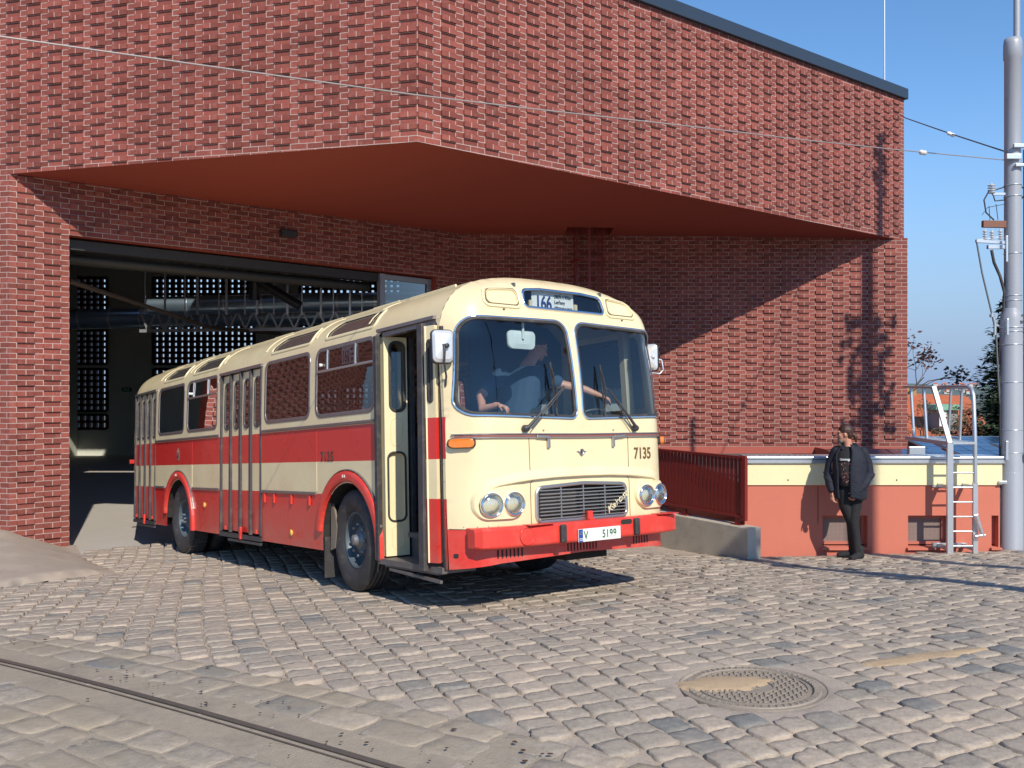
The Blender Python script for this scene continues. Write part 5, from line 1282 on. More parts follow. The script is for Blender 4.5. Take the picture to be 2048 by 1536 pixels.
for lg in legs: limb(mb, lg, [.095, .075, .055, .050, .038], 12)
remesh(mb, .0085, 'body', M['skin'], man, 2)
# face details
f = MB(); blob(f, P(.070, 0, -.108), (.030, .032, .055), Q); blob(f, P(.088, 0, -.052), (.012, .032, .010), Q); blob(f, P(.050, .03, -.09), (.03, .022, .03), Q); blob(f, P(.050, -.03, -.09), (.03, .022, .03), Q)
remesh(f, .006, 'beard', M['beard'], man, 2)
f = MB(); blob(f, P(-.022, 0, .040), (.100, .083, .092), Q); blob(f, P(-.060, 0, .0), (.055, .070, .075), Q)
limb(f, [P(-.10, 0, .01), P(-.135, 0, -.02)], [.022, .028], 10); blob(f, P(-.150, 0, -.045), (.030, .030, .045), Q); blob(f, P(-.155, 0, -.085), (.018, .018, .035), Q)
remesh(f, .006, 'hair', M['hair'], man, 2)
f = MB()
for k in (-1, 1): blob(f, P(.083, k*.030, .008), (.008, .011, .007), Q, 10)
f.build('eye', mat('eye', (.03, .02, .015), .3), man)
# jeans
mb = MB()
for lg in legs: limb(mb, [Vector(p) for p in lg]+[Vector(lg[-1])+Vector((.004, 0, -.03))], [.105, .086, .068, .060, .056, .058], 14)
loft(mb, [((.045, .0, .80), .150, .115, (1, 0, 0), (0, 1, 0)), ((.045, .0, .90), .165, .125, (1, 0, 0), (0, 1, 0)), ((.045, 0, .98), .160, .125, (1, 0, 0), (0, 1, 0))], 18)
remesh(mb, .009, 'jeans', M['jeans_black'], man, 2)
# shoes
for (x, y, d) in ((.03, -.0, (-1, -.25)), (.13, -.07, (-.55, -.85))):
    mb = MB(); D_ = Vector((d[0], d[1], 0)).normalized(); c0 = Vector((x, y, 0))+Vector((.04, .03, 0))
    sd = Vector((-D_.y, D_.x, 0))
    secs = [(c0-D_*.05+Vector((0, 0, .05)), .036, .048), (c0+Vector((0, 0, .055)), .044, .055), (c0+D_*.08+Vector((0, 0, .045)), .045, .045), (c0+D_*.16+Vector((0, 0, .035)), .048, .035), (c0+D_*.21+Vector((0, 0, .028)), .035, .026)]
    loft(mb, [(a, r1, r2, sd, (0, 0, 1)) for a, r1, r2 in secs], 14); limb(mb, [c0+Vector((0, 0, .06)), c0+Vector((0, 0, .13))], [.052, .052], 12)
    o = remesh(mb, .008, 'shoe', M['black_cloth'], man, 1)
# t-shirt
mb = MB()
loft(mb, [((.03, -.015, .93), .168, .140, (1, 0, 0), (0, 1, 0)), ((.015, -.03, 1.05), .165, .152, (1, 0, 0), (0, 1, 0)), ((.01, -.02, 1.22), .180, .138, (1, 0, 0), (0, 1, 0)), ((.015, -.0, 1.36), .165, .105, (1, 0, 0), (0, 1, 0)), ((.012, .0, 1.435), .085, .075, (1, 0, 0), (0, 1, 0))], 24)
shirt = remesh(mb, .009, 'tshirt', M['black_cloth'], man, 2)
# print on the shirt (a lettering line over a reddish figure), follows the chest
def chest(a, b, c=0):   # a across (picture x), b height
    x = a; z = b; ry = .152 if z < 1.1 else .152-(z-1.1)*.13; rx = .172; k = max(0, 1-((x-.012)/rx)**2)
    return Vector((x, -.02-ry*math.sqrt(k)-.012-c, z))
textmesh('GRAWAJJI', .034, lambda a, b, c: tuple(chest(-.085+a, 1.262+b, c)), M['white'], 'shirt_print', shirt, bold=.001, sx=.86)
f = MB(); random.seed(5)
for k in range(70):
    t_ = random.random(); z = 1.235-.27*t_; wid = (.075-.045*t_); x = -.008+random.uniform(-1, 1)*wid; r_ = random.uniform(.004, .011)
    P0 = chest(x, z, .001); f.add([P0+Vector((random.uniform(-r_, r_), -.0005, random.uniform(-r_, r_)*1.6)) for _ in range(5)], [(0, 1, 2), (0, 2, 3), (0, 3, 4)], random.choice((0, 0, 0, 1, 2)))
f.build('shirt_figure', [mat('print_maroon', (.22, .03, .035), .7), mat('print_sand', (.45, .28, .18), .7), mat('print_violet', (.10, .03, .09), .7)], shirt)
# jacket: open shell
def jk_r(z):  # half sizes
    T = [(.78, .195, .170), (.86, .212, .18), (1.0, .212, .178), (1.15, .210, .168), (1.28, .210, .15), (1.36, .19, .125), (1.42, .135, .10), (1.455, .085, .085)]
    for a, b in zip(T, T[1:]):
        if a[0] <= z <= b[0]: t = (z-a[0])/(b[0]-a[0]); return a[1]+(b[1]-a[1])*t, a[2]+(b[2]-a[2])*t
    return T[0][1:] if z < .78 else T[-1][1:]
jv = []; nn = 44; zs = [.775+.68*i/26 for i in range(27)]
for z in zs:
    rx, ry = jk_r(z); g0 = R(200)+0; op = R(34)+R(14)*sm((z-1.1)/.3)  # opening around the front-left
    mid = R(-108)
    for j in range(nn+1):
        t = mid+op*.62+(2*math.pi-op*1.24)*j/nn
        fold = 1+.035*math.sin(t*7+z*9)*(1.45-z)+.03*noise.noise(Vector((math.cos(t)*3, math.sin(t)*3, z*6)))
        jv.append(Vector((.03+rx*fold*math.cos(t)+.02*(1.2-z), .0+ry*fold*math.sin(t), z+.012*math.sin(t*3))))
f = MB(); f.add(jv, [(i*(nn+1)+j, i*(nn+1)+j+1, (i+1)*(nn+1)+j+1, (i+1)*(nn+1)+j) for i in range(len(zs)-1) for j in range(nn)], smooth=True)
jo = f.build('jacket', M['navy'], man); so_ = jo.modifiers.new('s', 'SOLIDIFY'); so_.thickness = .014; so_.offset = 1
for pts in ([(-.14, .02, 1.365), (-.215, .04, 1.22), (-.245, .04, 1.07), (-.225, -.03, .95), (-.20, -.07, .875)], [(.20, .02, 1.36), (.255, .05, 1.22), (.28, .05, 1.07), (.22, -.08, .955), (.155, -.12, .885)]):
    mb = MB(); limb(mb, pts, [.076, .072, .070, .062, .050], 16)
    for k in range(5):
        a = Vector(pts[2]).lerp(Vector(pts[3]), k/5-.1); blob(mb, a+Vector((.01*math.sin(k*2), -.012, 0)), (.078-.003*k, .070, .018))
    remesh(mb, .009, 'sleeve', M['navy'], jo, 2)
mb = MB(); limb(mb, [(-.055, -.075, 1.40), (-.04, .03, 1.445), (.03, .085, 1.455), (.105, .03, 1.44), (.105, -.06, 1.38)], [.018, .028, .034, .030, .018], 10); remesh(mb, .008, 'hood_collar', M['navy'], jo, 2)
f = MB().box((.142, -.135, 1.225), (.022, .006, .012)); f.build('jacket_badge', M['white'], jo)
man.rotation_euler = (0, 0, R(-24)); man.scale = (.93, 1, 1)
# ---- man standing in the cab, leaning over towards the steering wheel (bus axes)
drv = empty('person', label='man in blue shirt and jeans leaning over behind the bus windscreen', cat='person')
drv.matrix_world = Matrix.Translation(BP_)@BR_.to_4x4()
M['blue_shirt'] = mat('blue_shirt', (.018, .045, .085), .85, var=.15, bump=.3, bscale=12); M['denim'] = mat('blue_denim', (.10, .20, .30), .8, var=.2, scale=12)
hd = Vector((-.95, .30, 2.37))
mb = MB(); Pd, Qd = head(mb, hd, (.25, .93, -.38), (.1, .2, 1), s=1.02)
limb(mb, [(-.95, .15, 2.17), (-.95, .22, 2.26), hd+Vector((0, -.02, -.02))], [.075, .06, .06], 12)
loft(mb, [((-.88, -.08, 1.50), .17, .19, (0, 1, 0), (1, 0, 0)), ((-.90, -.02, 1.75), .18, .23, (0, 1, 0), (1, 0, 0)), ((-.93, .05, 2.0), .16, .25, (0, 1, 0), (1, 0, 0)), ((-.95, .13, 2.16), .10, .18, (0, 1, 0), (1, 0, 0))], 16)
armR = [(-.82, .20, 2.10), (-.68, .38, 1.98), (-.54, .55, 1.93), (-.46, .66, 1.87)]; armL = [(-1.02, -.12, 2.08), (-.97, -.40, 1.88), (-.78, -.52, 1.74), (-.62, -.46, 1.77)]
limb(mb, armR, [.060, .050, .040, .029]); limb(mb, armL, [.060, .048, .040, .029])
hand(mb, (-.46, .66, 1.87), (.3, .85, -.42), (.3, .3, .9), 1.05, .45, 1); hand(mb, (-.62, -.46, 1.77), (.75, .45, -.4), (.3, .2, .9), 1.05, .9, -1)
lgs = ([(-.95, -.20, 1.45), (-.72, -.38, 1.22), (-.75, -.45, .88)], [(-.85, 0, 1.45), (-.78, -.10, 1.2), (-.8, -.40, .88)])
for lg in lgs: limb(mb, lg, [.10, .075, .05])
remesh(mb, .010, 'body', M['skin'], drv, 2)
f = MB(); blob(f, Pd(-.022, 0, .045), (.098, .082, .088), Qd); blob(f, Pd(-.060, 0, .0), (.052, .068, .065), Qd); remesh(f, .007, 'hair', mat('dark_hair', (.03, .022, .018), .7), drv, 2)
f = MB()
for k in (-1, 1): f.tube([Pd(.088, k*.032+.022*math.cos(a), .008+.018*math.sin(a)) for a in [2*math.pi*i/14 for i in range(15)]], .002, 5, caps=False)
f.tube([Pd(.09, -.01, .01), Pd(.09, .01, .01)], .002, 5)
for k in (-1, 1): f.tube([Pd(.085, k*.054, .01), Pd(0, k*.082, .012)], .002, 5)
f.build('glasses', M['dark_metal'], drv)
mb = MB()
loft(mb, [((-.88, -.08, 1.46), .205, .215, (0, 1, 0), (1, 0, 0)), ((-.88, -.06, 1.62), .215, .25, (0, 1, 0), (1, 0, 0)), ((-.90, -.0, 1.8), .21, .26, (0, 1, 0), (1, 0, 0)), ((-.93, .05, 2.02), .19, .28, (0, 1, 0), (1, 0, 0)), ((-.95, .13, 2.17), .12, .19, (0, 1, 0), (1, 0, 0))], 18)
limb(mb, armR[:1]+[Vector(armR[0]).lerp(Vector(armR[1]), .75)], [.085, .075]); limb(mb, armL[:1]+[Vector(armL[0]).lerp(Vector(armL[1]), .7)], [.088, .072])
remesh(mb, .011, 'shirt', M['blue_shirt'], drv, 2)
mb = MB()
for lg in lgs: limb(mb, lg, [.125, .092, .07])
loft(mb, [((-.90, -.10, 1.36), .19, .17, (0, 1, 0), (1, 0, 0)), ((-.89, -.10, 1.50), .195, .19, (0, 1, 0), (1, 0, 0))], 14); remesh(mb, .011, 'jeans', M['denim'], drv, 2)
for y in (-.48, -.36):
    mb = MB(); limb(mb, [(-.82, y, .87), (-.62, y, .86)], [.045, .038]); remesh(mb, .01, 'shoe', M['black_cloth'], drv, 1)
# ================================================================ things around
# ---- low pink building with parapet, windows
lowb = empty('low_annex', (5.0, 12.1, 0), 'low pink rendered annex with a cream band and basement windows behind the standing man', 'building')
LO = Vector((5.0, 12.1, 0)); XW0, XW1 = 4.03, 6.56; YW = 12.1
def Lb(mb, x0, x1, y0, y1, z0, z1): return mb.box(((x0+x1)/2-LO.x, (y0+y1)/2-LO.y, (z0+z1)/2), (x1-x0, y1-y0, z1-z0))
wn_ = [(at(1645, 1, YW).x, at(1735, 1, YW).x), (at(1816, 1, YW).x, at(1897, 1, YW).x), (at(1983, 1, YW).x, XW1-.02)]
zt, zbm = at(1, 1031, YW).z, at(1, 1094, YW).z
wall_poly = [(XW0-.9, -3.0), (XW1, -3.0), (XW1, -1.345), (XW0-.9, -1.345)]
wh = [[(a, zbm), (b, zbm), (b, zt), (a, zt)] for a, b in wn_]
mb = skin(wall_poly, wh, lambda x, z: (x-LO.x, YW-LO.y, z), step=.5)
for (a, b) in wn_:
    for q in (((a, YW, zbm), (a, YW+.16, zbm), (a, YW+.16, zt), (a, YW, zt)), ((b, YW, zbm), (b, YW+.16, zbm), (b, YW+.16, zt), (b, YW, zt)), ((a, YW, zt), (b, YW, zt), (b, YW+.16, zt), (a, YW+.16, zt)), ((a, YW, zbm), (b, YW, zbm), (b, YW+.16, zbm), (a, YW+.16, zbm))):
        mb.add([(p[0]-LO.x, p[1]-LO.y, p[2]) for p in q], [(0, 1, 2, 3)])
# right and left end walls
mb.add([(XW0-.9-LO.x, 0, -3), (XW0-.9-LO.x, 7.4, -3), (XW0-.9-LO.x, 7.4, -1.345), (XW0-.9-LO.x, 0, -1.345)], [(0, 1, 2, 3)])
mb.add([(XW1-LO.x, 0, -3), (XW1-LO.x, 9, -3), (XW1-LO.x, 9, -1.345), (XW1-LO.x, 0, -1.345)], [(0, 1, 2, 3)])
mb.build('wall', M['pink_render'], lowb)
mb = MB(); Lb(mb, XW0-.9, XW1+.02, YW-.022, YW+.28, -1.343, -1.055); mb.build('cream_band', M['cream_render'], lowb)
mb = MB(); Lb(mb, XW0-.9, XW1+.05, YW-.055, YW+.33, -1.053, -.955); cap = mb.build('parapet_cap', M['galv'], lowb, bevel=.012)
mb = MB(); Lb(mb, XW0-.9, XW1+.04, YW-.06, YW-.056, -1.0, -.992); mb.build('cap_seam', M['dark_metal'], lowb)
mb = MB()
for x in (at(1575, 1, YW).x, at(1792, 1, YW).x): mb.lathe([(.001, 0), (.010, 0), (.010, .004), (.001, .004)], (x-LO.x, -.022, -1.275), (0, -1, 0), 10)
mb.build('band_hole', M['under'], lowb)
mb = MB(); x = at(1636, 1, YW).x; Lb(mb, x-.004, x+.004, YW-.004, YW, -1.86, -1.36); mb.build('render_crack', mat('crack', (.20, .05, .035), .9), lowb)
M['mesh_glass'] = mat('wire_mesh_pane', (.24, .17, .15), .6, var=.1, scale=3)
for (a, b) in wn_:
    w_ = MB(); Lb(w_, a+.001, b-.001, YW+.10, YW+.14, zt-.05, zt-.001); Lb(w_, a+.001, b-.001, YW+.10, YW+.14, zbm+.02, zbm+.06); Lb(w_, a+.001, a+.045, YW+.10, YW+.14, zbm+.06, zt-.05); Lb(w_, b-.045, b-.001, YW+.10, YW+.14, zbm+.06, zt-.05)
    wo = w_.build('window', mat('window_frame_pink', (.42, .13, .09), .7), lowb)
    g = MB(); Lb(g, a+.04, b-.04, YW+.135, YW+.15, zbm+.05, zt-.04); g.build('pane', M['mesh_glass'], wo)
    g = MB(); k = int((b-a)/.018)
    for i in range(k): x = a+.045+i*.018; Lb(g, x, x+.0025, YW+.128, YW+.130, zbm+.06, zt-.05)
    for i in range(int((zt-zbm-.1)/.018)): z = zbm+.06+i*.018; Lb(g, a+.045, b-.045, YW+.131, YW+.133, z, z+.0025)
    g.build('wire_mesh', mat('mesh_wire', (.34, .27, .24), .6), wo)
    s_ = MB(); Lb(s_, a-.02, b+.03, YW-.045, YW+.10, zbm-.035, zbm-.005); s_.build('sill', M['pink_render'], lowb)
M['roof_dark'] = mat('flat_roof', (.07, .075, .085), .9, var=.3)
mb = MB(); Lb(mb, XW0-.9, 30, YW+.30, 19.45, -1.7, -1.50); Lb(mb, 8.62, 30, 19.45, 25, -1.7, -1.50); mb.build('roof', M['roof_dark'], lowb)
mb = MB(); Lb(mb, 8.7, 30, 22.0, 22.25, -1.5, -1.33); mb.build('rear_parapet', M['cream_render'], lowb); mb = MB(); Lb(mb, 8.7, 30, 21.96, 22.3, -1.328, -1.27); mb.build('rear_cap', M['galv'], lowb)
# solar panels on the flat roof
M['pv'] = mat('solar_cell', (.012, .022, .06), .15, .2, var=.2, scale=8, coat=.8)
pv0 = None
for k, (x, y) in enumerate(((8.9, 17.0), (10.0, 17.0), (11.1, 17.0), (12.2, 17.0), (9.2, 19.2), (10.3, 19.2), (11.4, 19.2), (7.2, 15.4), (6.2, 15.4))):
    if pv0 is None:
        pv0 = o = empty('solar_panel'); Mx = Matrix.Rotation(R(9), 3, 'X')
        MB().box((0, 0, .20), (1.05, 1.7, .03), M=Mx).build('frame', M['alu'], o)
        g = MB()
        for i in range(3):
            for j in range(5): g.box((Mx@Vector((-.33+.33*i, -.66+.33*j, 0)))+Vector((0, 0, .222)), (.315, .315, .004), M=Mx)
        g.build('solar_cells', M['pv'], o); MB().box((0, -.7, .04), (.9, .06, .08)).box((0, .7, .13), (.9, .06, .26)).build('stand', M['galv'], o)
    else: o = copy_tree(pv0)
    o.location = (x, y, -1.50); tag(o, 'dark blue solar panel on the flat annex roof below the brick corner', 'solar panel', 'solar panels on the flat annex roof')
mb = MB().box((0, 0, 0), (.26, .10, .16)); o = mb.build('roof_flashing_box', M['galv'], label='small bright metal box on the edge of the flat roof beside the ladder', cat='junction box', bevel=.01); o.location = at(1832, 903, 14.5)
# ---- dark red railing on its concrete upstand
P0 = Vector((3.06, 11.86)); RD = Vector((-.515, .857)); rail = empty('railing', (P0.x, P0.y, -1.84), 'dark red railing of narrow upright slats standing on the concrete kerb right of the bus', 'railing')
def rp(s_, z, o=0): N = Vector((RD.y, -RD.x)); return (RD.x*s_+N.x*o, RD.y*s_+N.y*o, z+1.84)
zt_, zb_ = -.945, -1.74; LRl = 5.2
mb = MB()
n = int(LRl/.075)
for k in range(1, n): s_ = k*.075; mb.bar(rp(s_, zb_), rp(s_, zt_-.03), .012, .055, up=(RD.x, RD.y, 0))
mb.build('slats', M['dark_red_steel'], rail)
mb = MB().bar(rp(0, zt_-.012), rp(LRl, zt_-.012), .07, .03).bar(rp(0, zb_), rp(LRl, zb_), .05, .03).box(rp(.0, (zt_+zb_)/2-.02), (.075, .05, zt_-zb_+.06), math.atan2(RD.y, RD.x)); mb.build('frame', M['dark_red_steel'], rail)
mb = MB()
for s_ in (.12, 1.15, 2.2, 3.3, 4.4): mb.box(rp(s_, -1.79), (.07, .03, .14), math.atan2(RD.y, RD.x)); mb.box(rp(s_, -1.848), (.16, .10, .012), math.atan2(RD.y, RD.x))
mb.build('foot', M['dark_red_steel'], rail)
mb = MB().box((RD.x*2.45-RD.y*0, RD.y*2.45, -.21), (5.2, .24, .40+.5), math.atan2(RD.y, RD.x)); 
mb = MB(); a = [(-.18, -.12), (5.2, -.12), (5.2, .12), (-.18, .12)]; N_ = Vector((RD.y, -RD.x))
vs = [(P0.x+RD.x*s_+N_.x*o, P0.y+RD.y*s_+N_.y*o, z) for z in (-3.0, -1.855) for s_, o in a]; mb.add(vs, [(0, 1, 2, 3), (7, 6, 5, 4), (0, 4, 5, 1), (1, 5, 6, 2), (2, 6, 7, 3), (3, 7, 4, 0)])
mb.build('concrete_kerb', M['concrete'], label='grey concrete kerb wall under the dark red railing, its square end facing the yard', cat='kerb wall', bevel=.01)
# ---- galvanised ladder with walk-through handrails
YL = 11.78; xl0, xl1 = at(1904, 1, YL).x, at(1950, 1, YL).x; zb = -2.23; zp = at(1, 886, YL).z
lad = empty('ladder', ((xl0+xl1)/2, YL, zb), 'galvanised steel ladder with step-over handrails leading onto the flat annex roof', 'ladder'); LL = Vector(((xl0+xl1)/2, YL, zb))
def lp_(x, y, z): return Vector((x, y, z))-LL
mb = MB().bar(lp_(xl0-.03, YL, zb), lp_(xl0-.03, YL, zp), .075, .045, up=(0, 1, 0)); mb.build('stile', M['galv'], lad)
mb = MB().bar(lp_(xl1, YL, zb), lp_(xl1, YL, zb+.95), .06, .04, up=(0, 1, 0)).tube([lp_(xl1, YL, zb+.95), lp_(xl1, YL, zp)], .028, 10); mb.build('stile', M['galv'], lad)
for k in range(8):
    z = at(1, 1092-k*29.3, YL).z; MB().tube([lp_(xl0, YL, z), lp_(xl1, YL, z)], .012, 8).build('rung', M['galv'], lad)
hz_ = at(1, 774, YL).z
xa = xl0-.02; ya = 12.25
MB().bar(lp_(xl0-.03, YL, zp), lp_(xa, ya, hz_), .06, .03, up=(0, 1, .3)).bar(lp_(xa, ya, hz_-.01), lp_(xa, 13.15, hz_), .05, .03).tube([lp_(xa, 12.45, zp+.02), lp_(xa, 12.55, hz_)], .022, 8).tube([lp_(xa, 12.85, zp+.02), lp_(xa, 12.95, hz_)], .022, 8).build('handrail', M['galv'], lad)
xb_ = xl1
MB().tube([lp_(xb_, YL, zp), lp_(xb_+.0, YL+.04, hz_-.12), lp_(xb_, YL+.09, hz_-.03), lp_(xb_, YL+.18, hz_)]+[lp_(xb_, 12.6, hz_), lp_(xb_, 12.85, hz_-.02), lp_(xb_, 12.9, hz_-.08)], .027, 10).tube([lp_(xb_, 12.18, zp+.02), lp_(xb_, 12.12, hz_)], .020, 8).tube([lp_(xb_, 12.5, zp+.02), lp_(xb_, 12.42, hz_)], .020, 8).build('handrail', M['galv'], lad)
mb = MB().bar(lp_(xl0, YL, zp), lp_(xl1, YL, zp), .05, .03).bar(lp_(xa, YL, zp-.01), lp_(xa, 13.1, zp-.01), .04, .05).bar(lp_(xb_, YL, zp-.01), lp_(xb_, 12.9, zp-.01), .04, .05)
for k in range(12): mb.bar(lp_(xa, YL+.08+.09*k, zp), lp_(xb_, YL+.08+.09*k, zp), .008, .03)
mb.build('platform', M['galv'], lad)
mb = MB()
for z in (zb+.08, at(1, 975, YL).z):
    for x in (xl0-.03, xl1): mb.bar(lp_(x, YL, z), lp_(x, YW, z), .04, .05)
    mb.bar(lp_(xl0-.12, YW-.01, z), lp_(xl1+.05, YW-.01, z), .02, .06)
mb.build('wall_bracket', M['galv'], lad)
mb = MB().tube([at(1951, 1030, 11.70), at(1958, 1050, 11.70), at(1966, 1072, 11.70)], [.035, .028, .02], 10).tube([at(1950, 1073, 11.70), at(1970, 1070, 11.70)], .02, 8)
mb.v = [tuple(Vector(v)-LL) for v in mb.v]; mb.build('lock_handle', mat('foil_wrap', (.75, .75, .78), .25, .8, bump=.6, bscale=40), lad)
# ---- round cage ladder in the shadow under the soffit
cg = empty('caged_ladder', (1.62, 19.1, 0), 'dark red caged ladder rising through the square hatch in the soffit above the bus', 'ladder')
mb = MB(); mb.bar((-.22, .25, -1.3), (-.22, .25, 4.3), .05, .03).bar((.22, .25, -1.3), (.22, .25, 4.3), .05, .03); mb.build('stile', M['dark_red_steel'], cg)
for k in range(19): MB().tube([(-.22, .25, -1.2+.29*k), (.22, .25, -1.2+.29*k)], .012, 6).build('rung', M['dark_red_steel'], cg)
mb = MB()
for a in (-150, -90, -40, -15): mb.bar((.36*math.cos(R(a)), .05+.36*math.sin(R(a)), .9), (.36*math.cos(R(a)), .05+.36*math.sin(R(a)), 4.3), .05, .008, up=(math.cos(R(a)), math.sin(R(a)), 0))
mb.build('cage_bar', M['dark_red_steel'], cg)
for z in (.95, 1.75, 2.62, 3.35):
    mb = MB(); pts = [(.365*math.cos(R(a)), .05+.365*math.sin(R(a))) for a in range(-200, 21, 10)]
    for p, q in zip(pts, pts[1:]): mb.bar((p[0], p[1], z), (q[0], q[1], z), .008, .055)
    mb.build('cage_hoop', M['dark_red_steel'], cg)
# ---- garage door bits: lintel box, post, side light, small vent box
mb = MB()
def dwp(s_, o, z): p = PA+DW*s_-DN*o; return Vector((p.x, p.y, z))
o = MB().bar(dwp(s_j+.02, .34, zl0-.12), dwp(s_p, .34, zl1-.10), .26, .16).tube([dwp(s_j+.02, .62, zl0-.30), dwp(s_p, .62, zl1-.26)], .10, 12).build('roller_shutter_box', mat('shutter_box', (.045, .043, .04), .5, .4, var=.2), label='dark roller shutter box under the lintel of the garage doorway', cat='shutter')
sp_ = empty('side_window', tuple(dwp(s_p, .2, -2.6)), 'narrow glazed panel with pale grey posts at the right end of the garage doorway', 'window'); SO = sp_.location.copy()
M['post_grey'] = mat('post_grey', (.28, .29, .31), .4, .3)
mb = MB().bar(dwp(s_p+.06, .2, -2.6)-SO, dwp(s_p+.06, .2, zl1-.02)-SO, .12, .12, up=(DW.x, DW.y, 0)).bar(dwp(s_p+.1, .2, zl1-.08)-SO, dwp(s_r-.01, .2, zl1-.10)-SO, .10, .10).bar(dwp(s_r-.04, .2, -2.6)-SO, dwp(s_r-.04, .2, zl1-.1)-SO, .07, .1, up=(DW.x, DW.y, 0))
mb.build('frame', M['post_grey'], sp_)
a, b = dwp(s_p+.12, .2, -2.6)-SO, dwp(s_r-.07, .2, -2.6)-SO; MB().add([a, b, b+Vector((0, 0, 4.75)), a+Vector((0, 0, 4.75))], [(0, 1, 2, 3)]).build('pane', glass('sidelight_glass', (.35, .4, .42), .02, 1.3), sp_)
p = at(572, 467, 1); s_ = dwt(572); p = dwp(s_, -.09, 0); mb = MB().box((0, 0, 0), (.30, .14, .13), math.atan2(DW.y, DW.x)).box((DN.x*.075, DN.y*.075, 0), (.26, .02, .10), math.atan2(DW.y, DW.x)); o = mb.build('wall_vent_box', mat('vent_box_housing', (.03, .03, .035), .5), label='small black vent box on the brick over the garage doorway', cat='vent', bevel=.01); o.location = (p.x, p.y, (770-467)/F_PX*p.y)
# ---- inside the hall: ducts, truss, rods
def duct(pts, r, label):
    o = empty('ventilation_duct', tuple(pts[0]), label, 'duct'); O = Vector(pts[0]); mb = MB(); mb.tube([Vector(p)-O for p in pts], r, 20); mb.build('pipe', M['steel_blue'], o)
    mb = MB(); L = (Vector(pts[1])-Vector(pts[0])); n = int(L.length/.9)
    for k in range(1, n): mb.tube([L*(k/n), L*(k/n)+L.normalized()*.05], r*1.03, 20)
    mb.build('band', M['galv'], o); return o
duct([at(100, 640, 27), at(1200, 618, 27)], .30, 'big round steel duct hanging lower at the back of the dark hall')
duct([at(300, 612, 22.5), at(900, 600, 22.5)], .23, 'round steel duct hanging nearer the garage doorway, above the bus tail')
o = empty('exhaust_pipe', tuple(at(508, 600, 19)), 'black bent exhaust pipe hanging between the ducts inside the hall', 'pipe'); O = at(508, 600, 19)
MB().tube([at(508, 600, 19)-O, at(507, 566, 19)-O, at(513, 560, 19)-O, at(520, 563, 19.1)-O], .105, 14).tube([at(516, 562, 19)-O, at(600, 612, 19)-O], .10, 14).build('pipe', mat('black_pipe', (.02, .02, .022), .35, .3), o)
tr = empty('roof_truss', tuple(at(290, 640, 23)), 'steel lattice truss crossing under the hall roof behind the bus', 'truss'); O = at(290, 640, 23); mb = MB()
A0, A1, B0, B1 = at(280, 622, 23)-O, at(800, 622, 23)-O, at(280, 662, 23)-O, at(800, 655, 23)-O
mb.bar(A0, A1, .08).bar(B0, B1, .08); mb.build('chord', M['galv'], tr); mb = MB(); n = 16
for k in range(n): mb.bar(A0.lerp(A1, k/n), B0.lerp(B1, (k+.5)/n), .045).bar(B0.lerp(B1, (k+.5)/n), A0.lerp(A1, (k+1)/n), .045)
mb.build('web_bar', M['galv'], tr)
for k, px in enumerate((290, 330, 370, 395, 438, 453, 490, 514, 548, 575, 604, 642, 667, 700, 724)):
    o = MB().box((0, 0, 0), (.045 if k % 2 else .02, .03, 1.35)).build('hanger_rod', M['galv'], label='thin steel hanger rod carrying the services under the hall ceiling', cat='hanger rod', group='hanger rods under the hall ceiling'); p = at(px, 570, 20.5); o.location = (p.x, p.y, p.z)
o = MB().tube([at(138, 562, 15.3), at(330, 625, 18.5), at(420, 655, 21), at(560, 668, 25)], .045, 8).build('guide_rail', mat('guide_rail', (.16, .12, .09), .6, .4), label='long slanting rail running from the doorway into the hall above the bus', cat='rail')
o = MB().box((0, 0, 0), (.36, .06, .16)).build('exit_sign', mat('exit_green', (.01, .16, .09), .5), label='small green exit sign on the back wall left of the bus', cat='sign'); p = at(254, 779, 33.9); o.location = p
f = MB()
for dx in (-.08, .06): f.bar((dx, -.035, -.04), (dx, -.035, .04), .03, .004)
f.bar((-.02, -.035, 0), (.0, -.035, 0), .06, .02, up=(0, 1, 0)); f.build('arrow_mark', M['white'], o)
for px, w_ in ((615, 130), (700, 110)):
    pass
# ---- pole with switch gear, right edge
PX_, PY_ = 6.74, 12.15; zpb = -2.24
def pp(px, py, Y=PY_): return at(px, py, Y)-Vector((PX_, PY_, zpb))
pole = empty('tram_pole', (PX_, PY_, zpb), 'tall grey steel overhead line pole with black cables and switch gear at the right edge', 'pole')
zz = lambda py: at(1, py, PY_).z-zpb
MB().lathe([(.001, 0), (.158, 0), (.150, .02), (.138, zz(640)), (.128, zz(628)), (.108, zz(618)), (.108, zz(617)), (.001, zz(617))], (0, 0, 0), n=40, cap=False).build('lower_tube', M['pole_grey'], pole)
MB().lathe([(.107, zz(640)), (.104, zz(300)), (.104, zz(120)), (.115, zz(118)), (.115, zz(88)), (.105, zz(78)), (.03, zz(76))], (.02, 0, 0), n=36, cap=False).build('middle_tube', M['pole_grey'], pole)
MB().tube([(.075, 0, zz(80)), (.075, 0, zz(-70))], .042, 16).build('top_tube', M['pole_grey'], pole)
for py in (112, 372, 394, 508, 592, 602, 656, 664, 690, 765, 860, 905, 945, 975, 1040): MB().lathe([(.001, 0), ((.112 if py < 617 else .146), 0), ((.112 if py < 617 else .146), .010), (.001, .010)], (.02 if py < 617 else 0, 0, zz(py)), n=28).build('strap', M['galv'], pole)
for (x, y, z, w_, h) in ((-.12, -.10, zz(500), .03, .35), (-.12, -.12, zz(655), .03, .22), (.03, -.14, zz(297), .16, .05), (-.04, -.13, zz(318), .2, .07), (.05, -.13, zz(335), .14, .04), (-.13, -.12, zz(900), .035, .26), (-.17, -.1, zz(963), .10, .04)): MB().box((x, y, z), (w_, .04, h)).build('clamp', M['galv'], pole, bevel=.006)
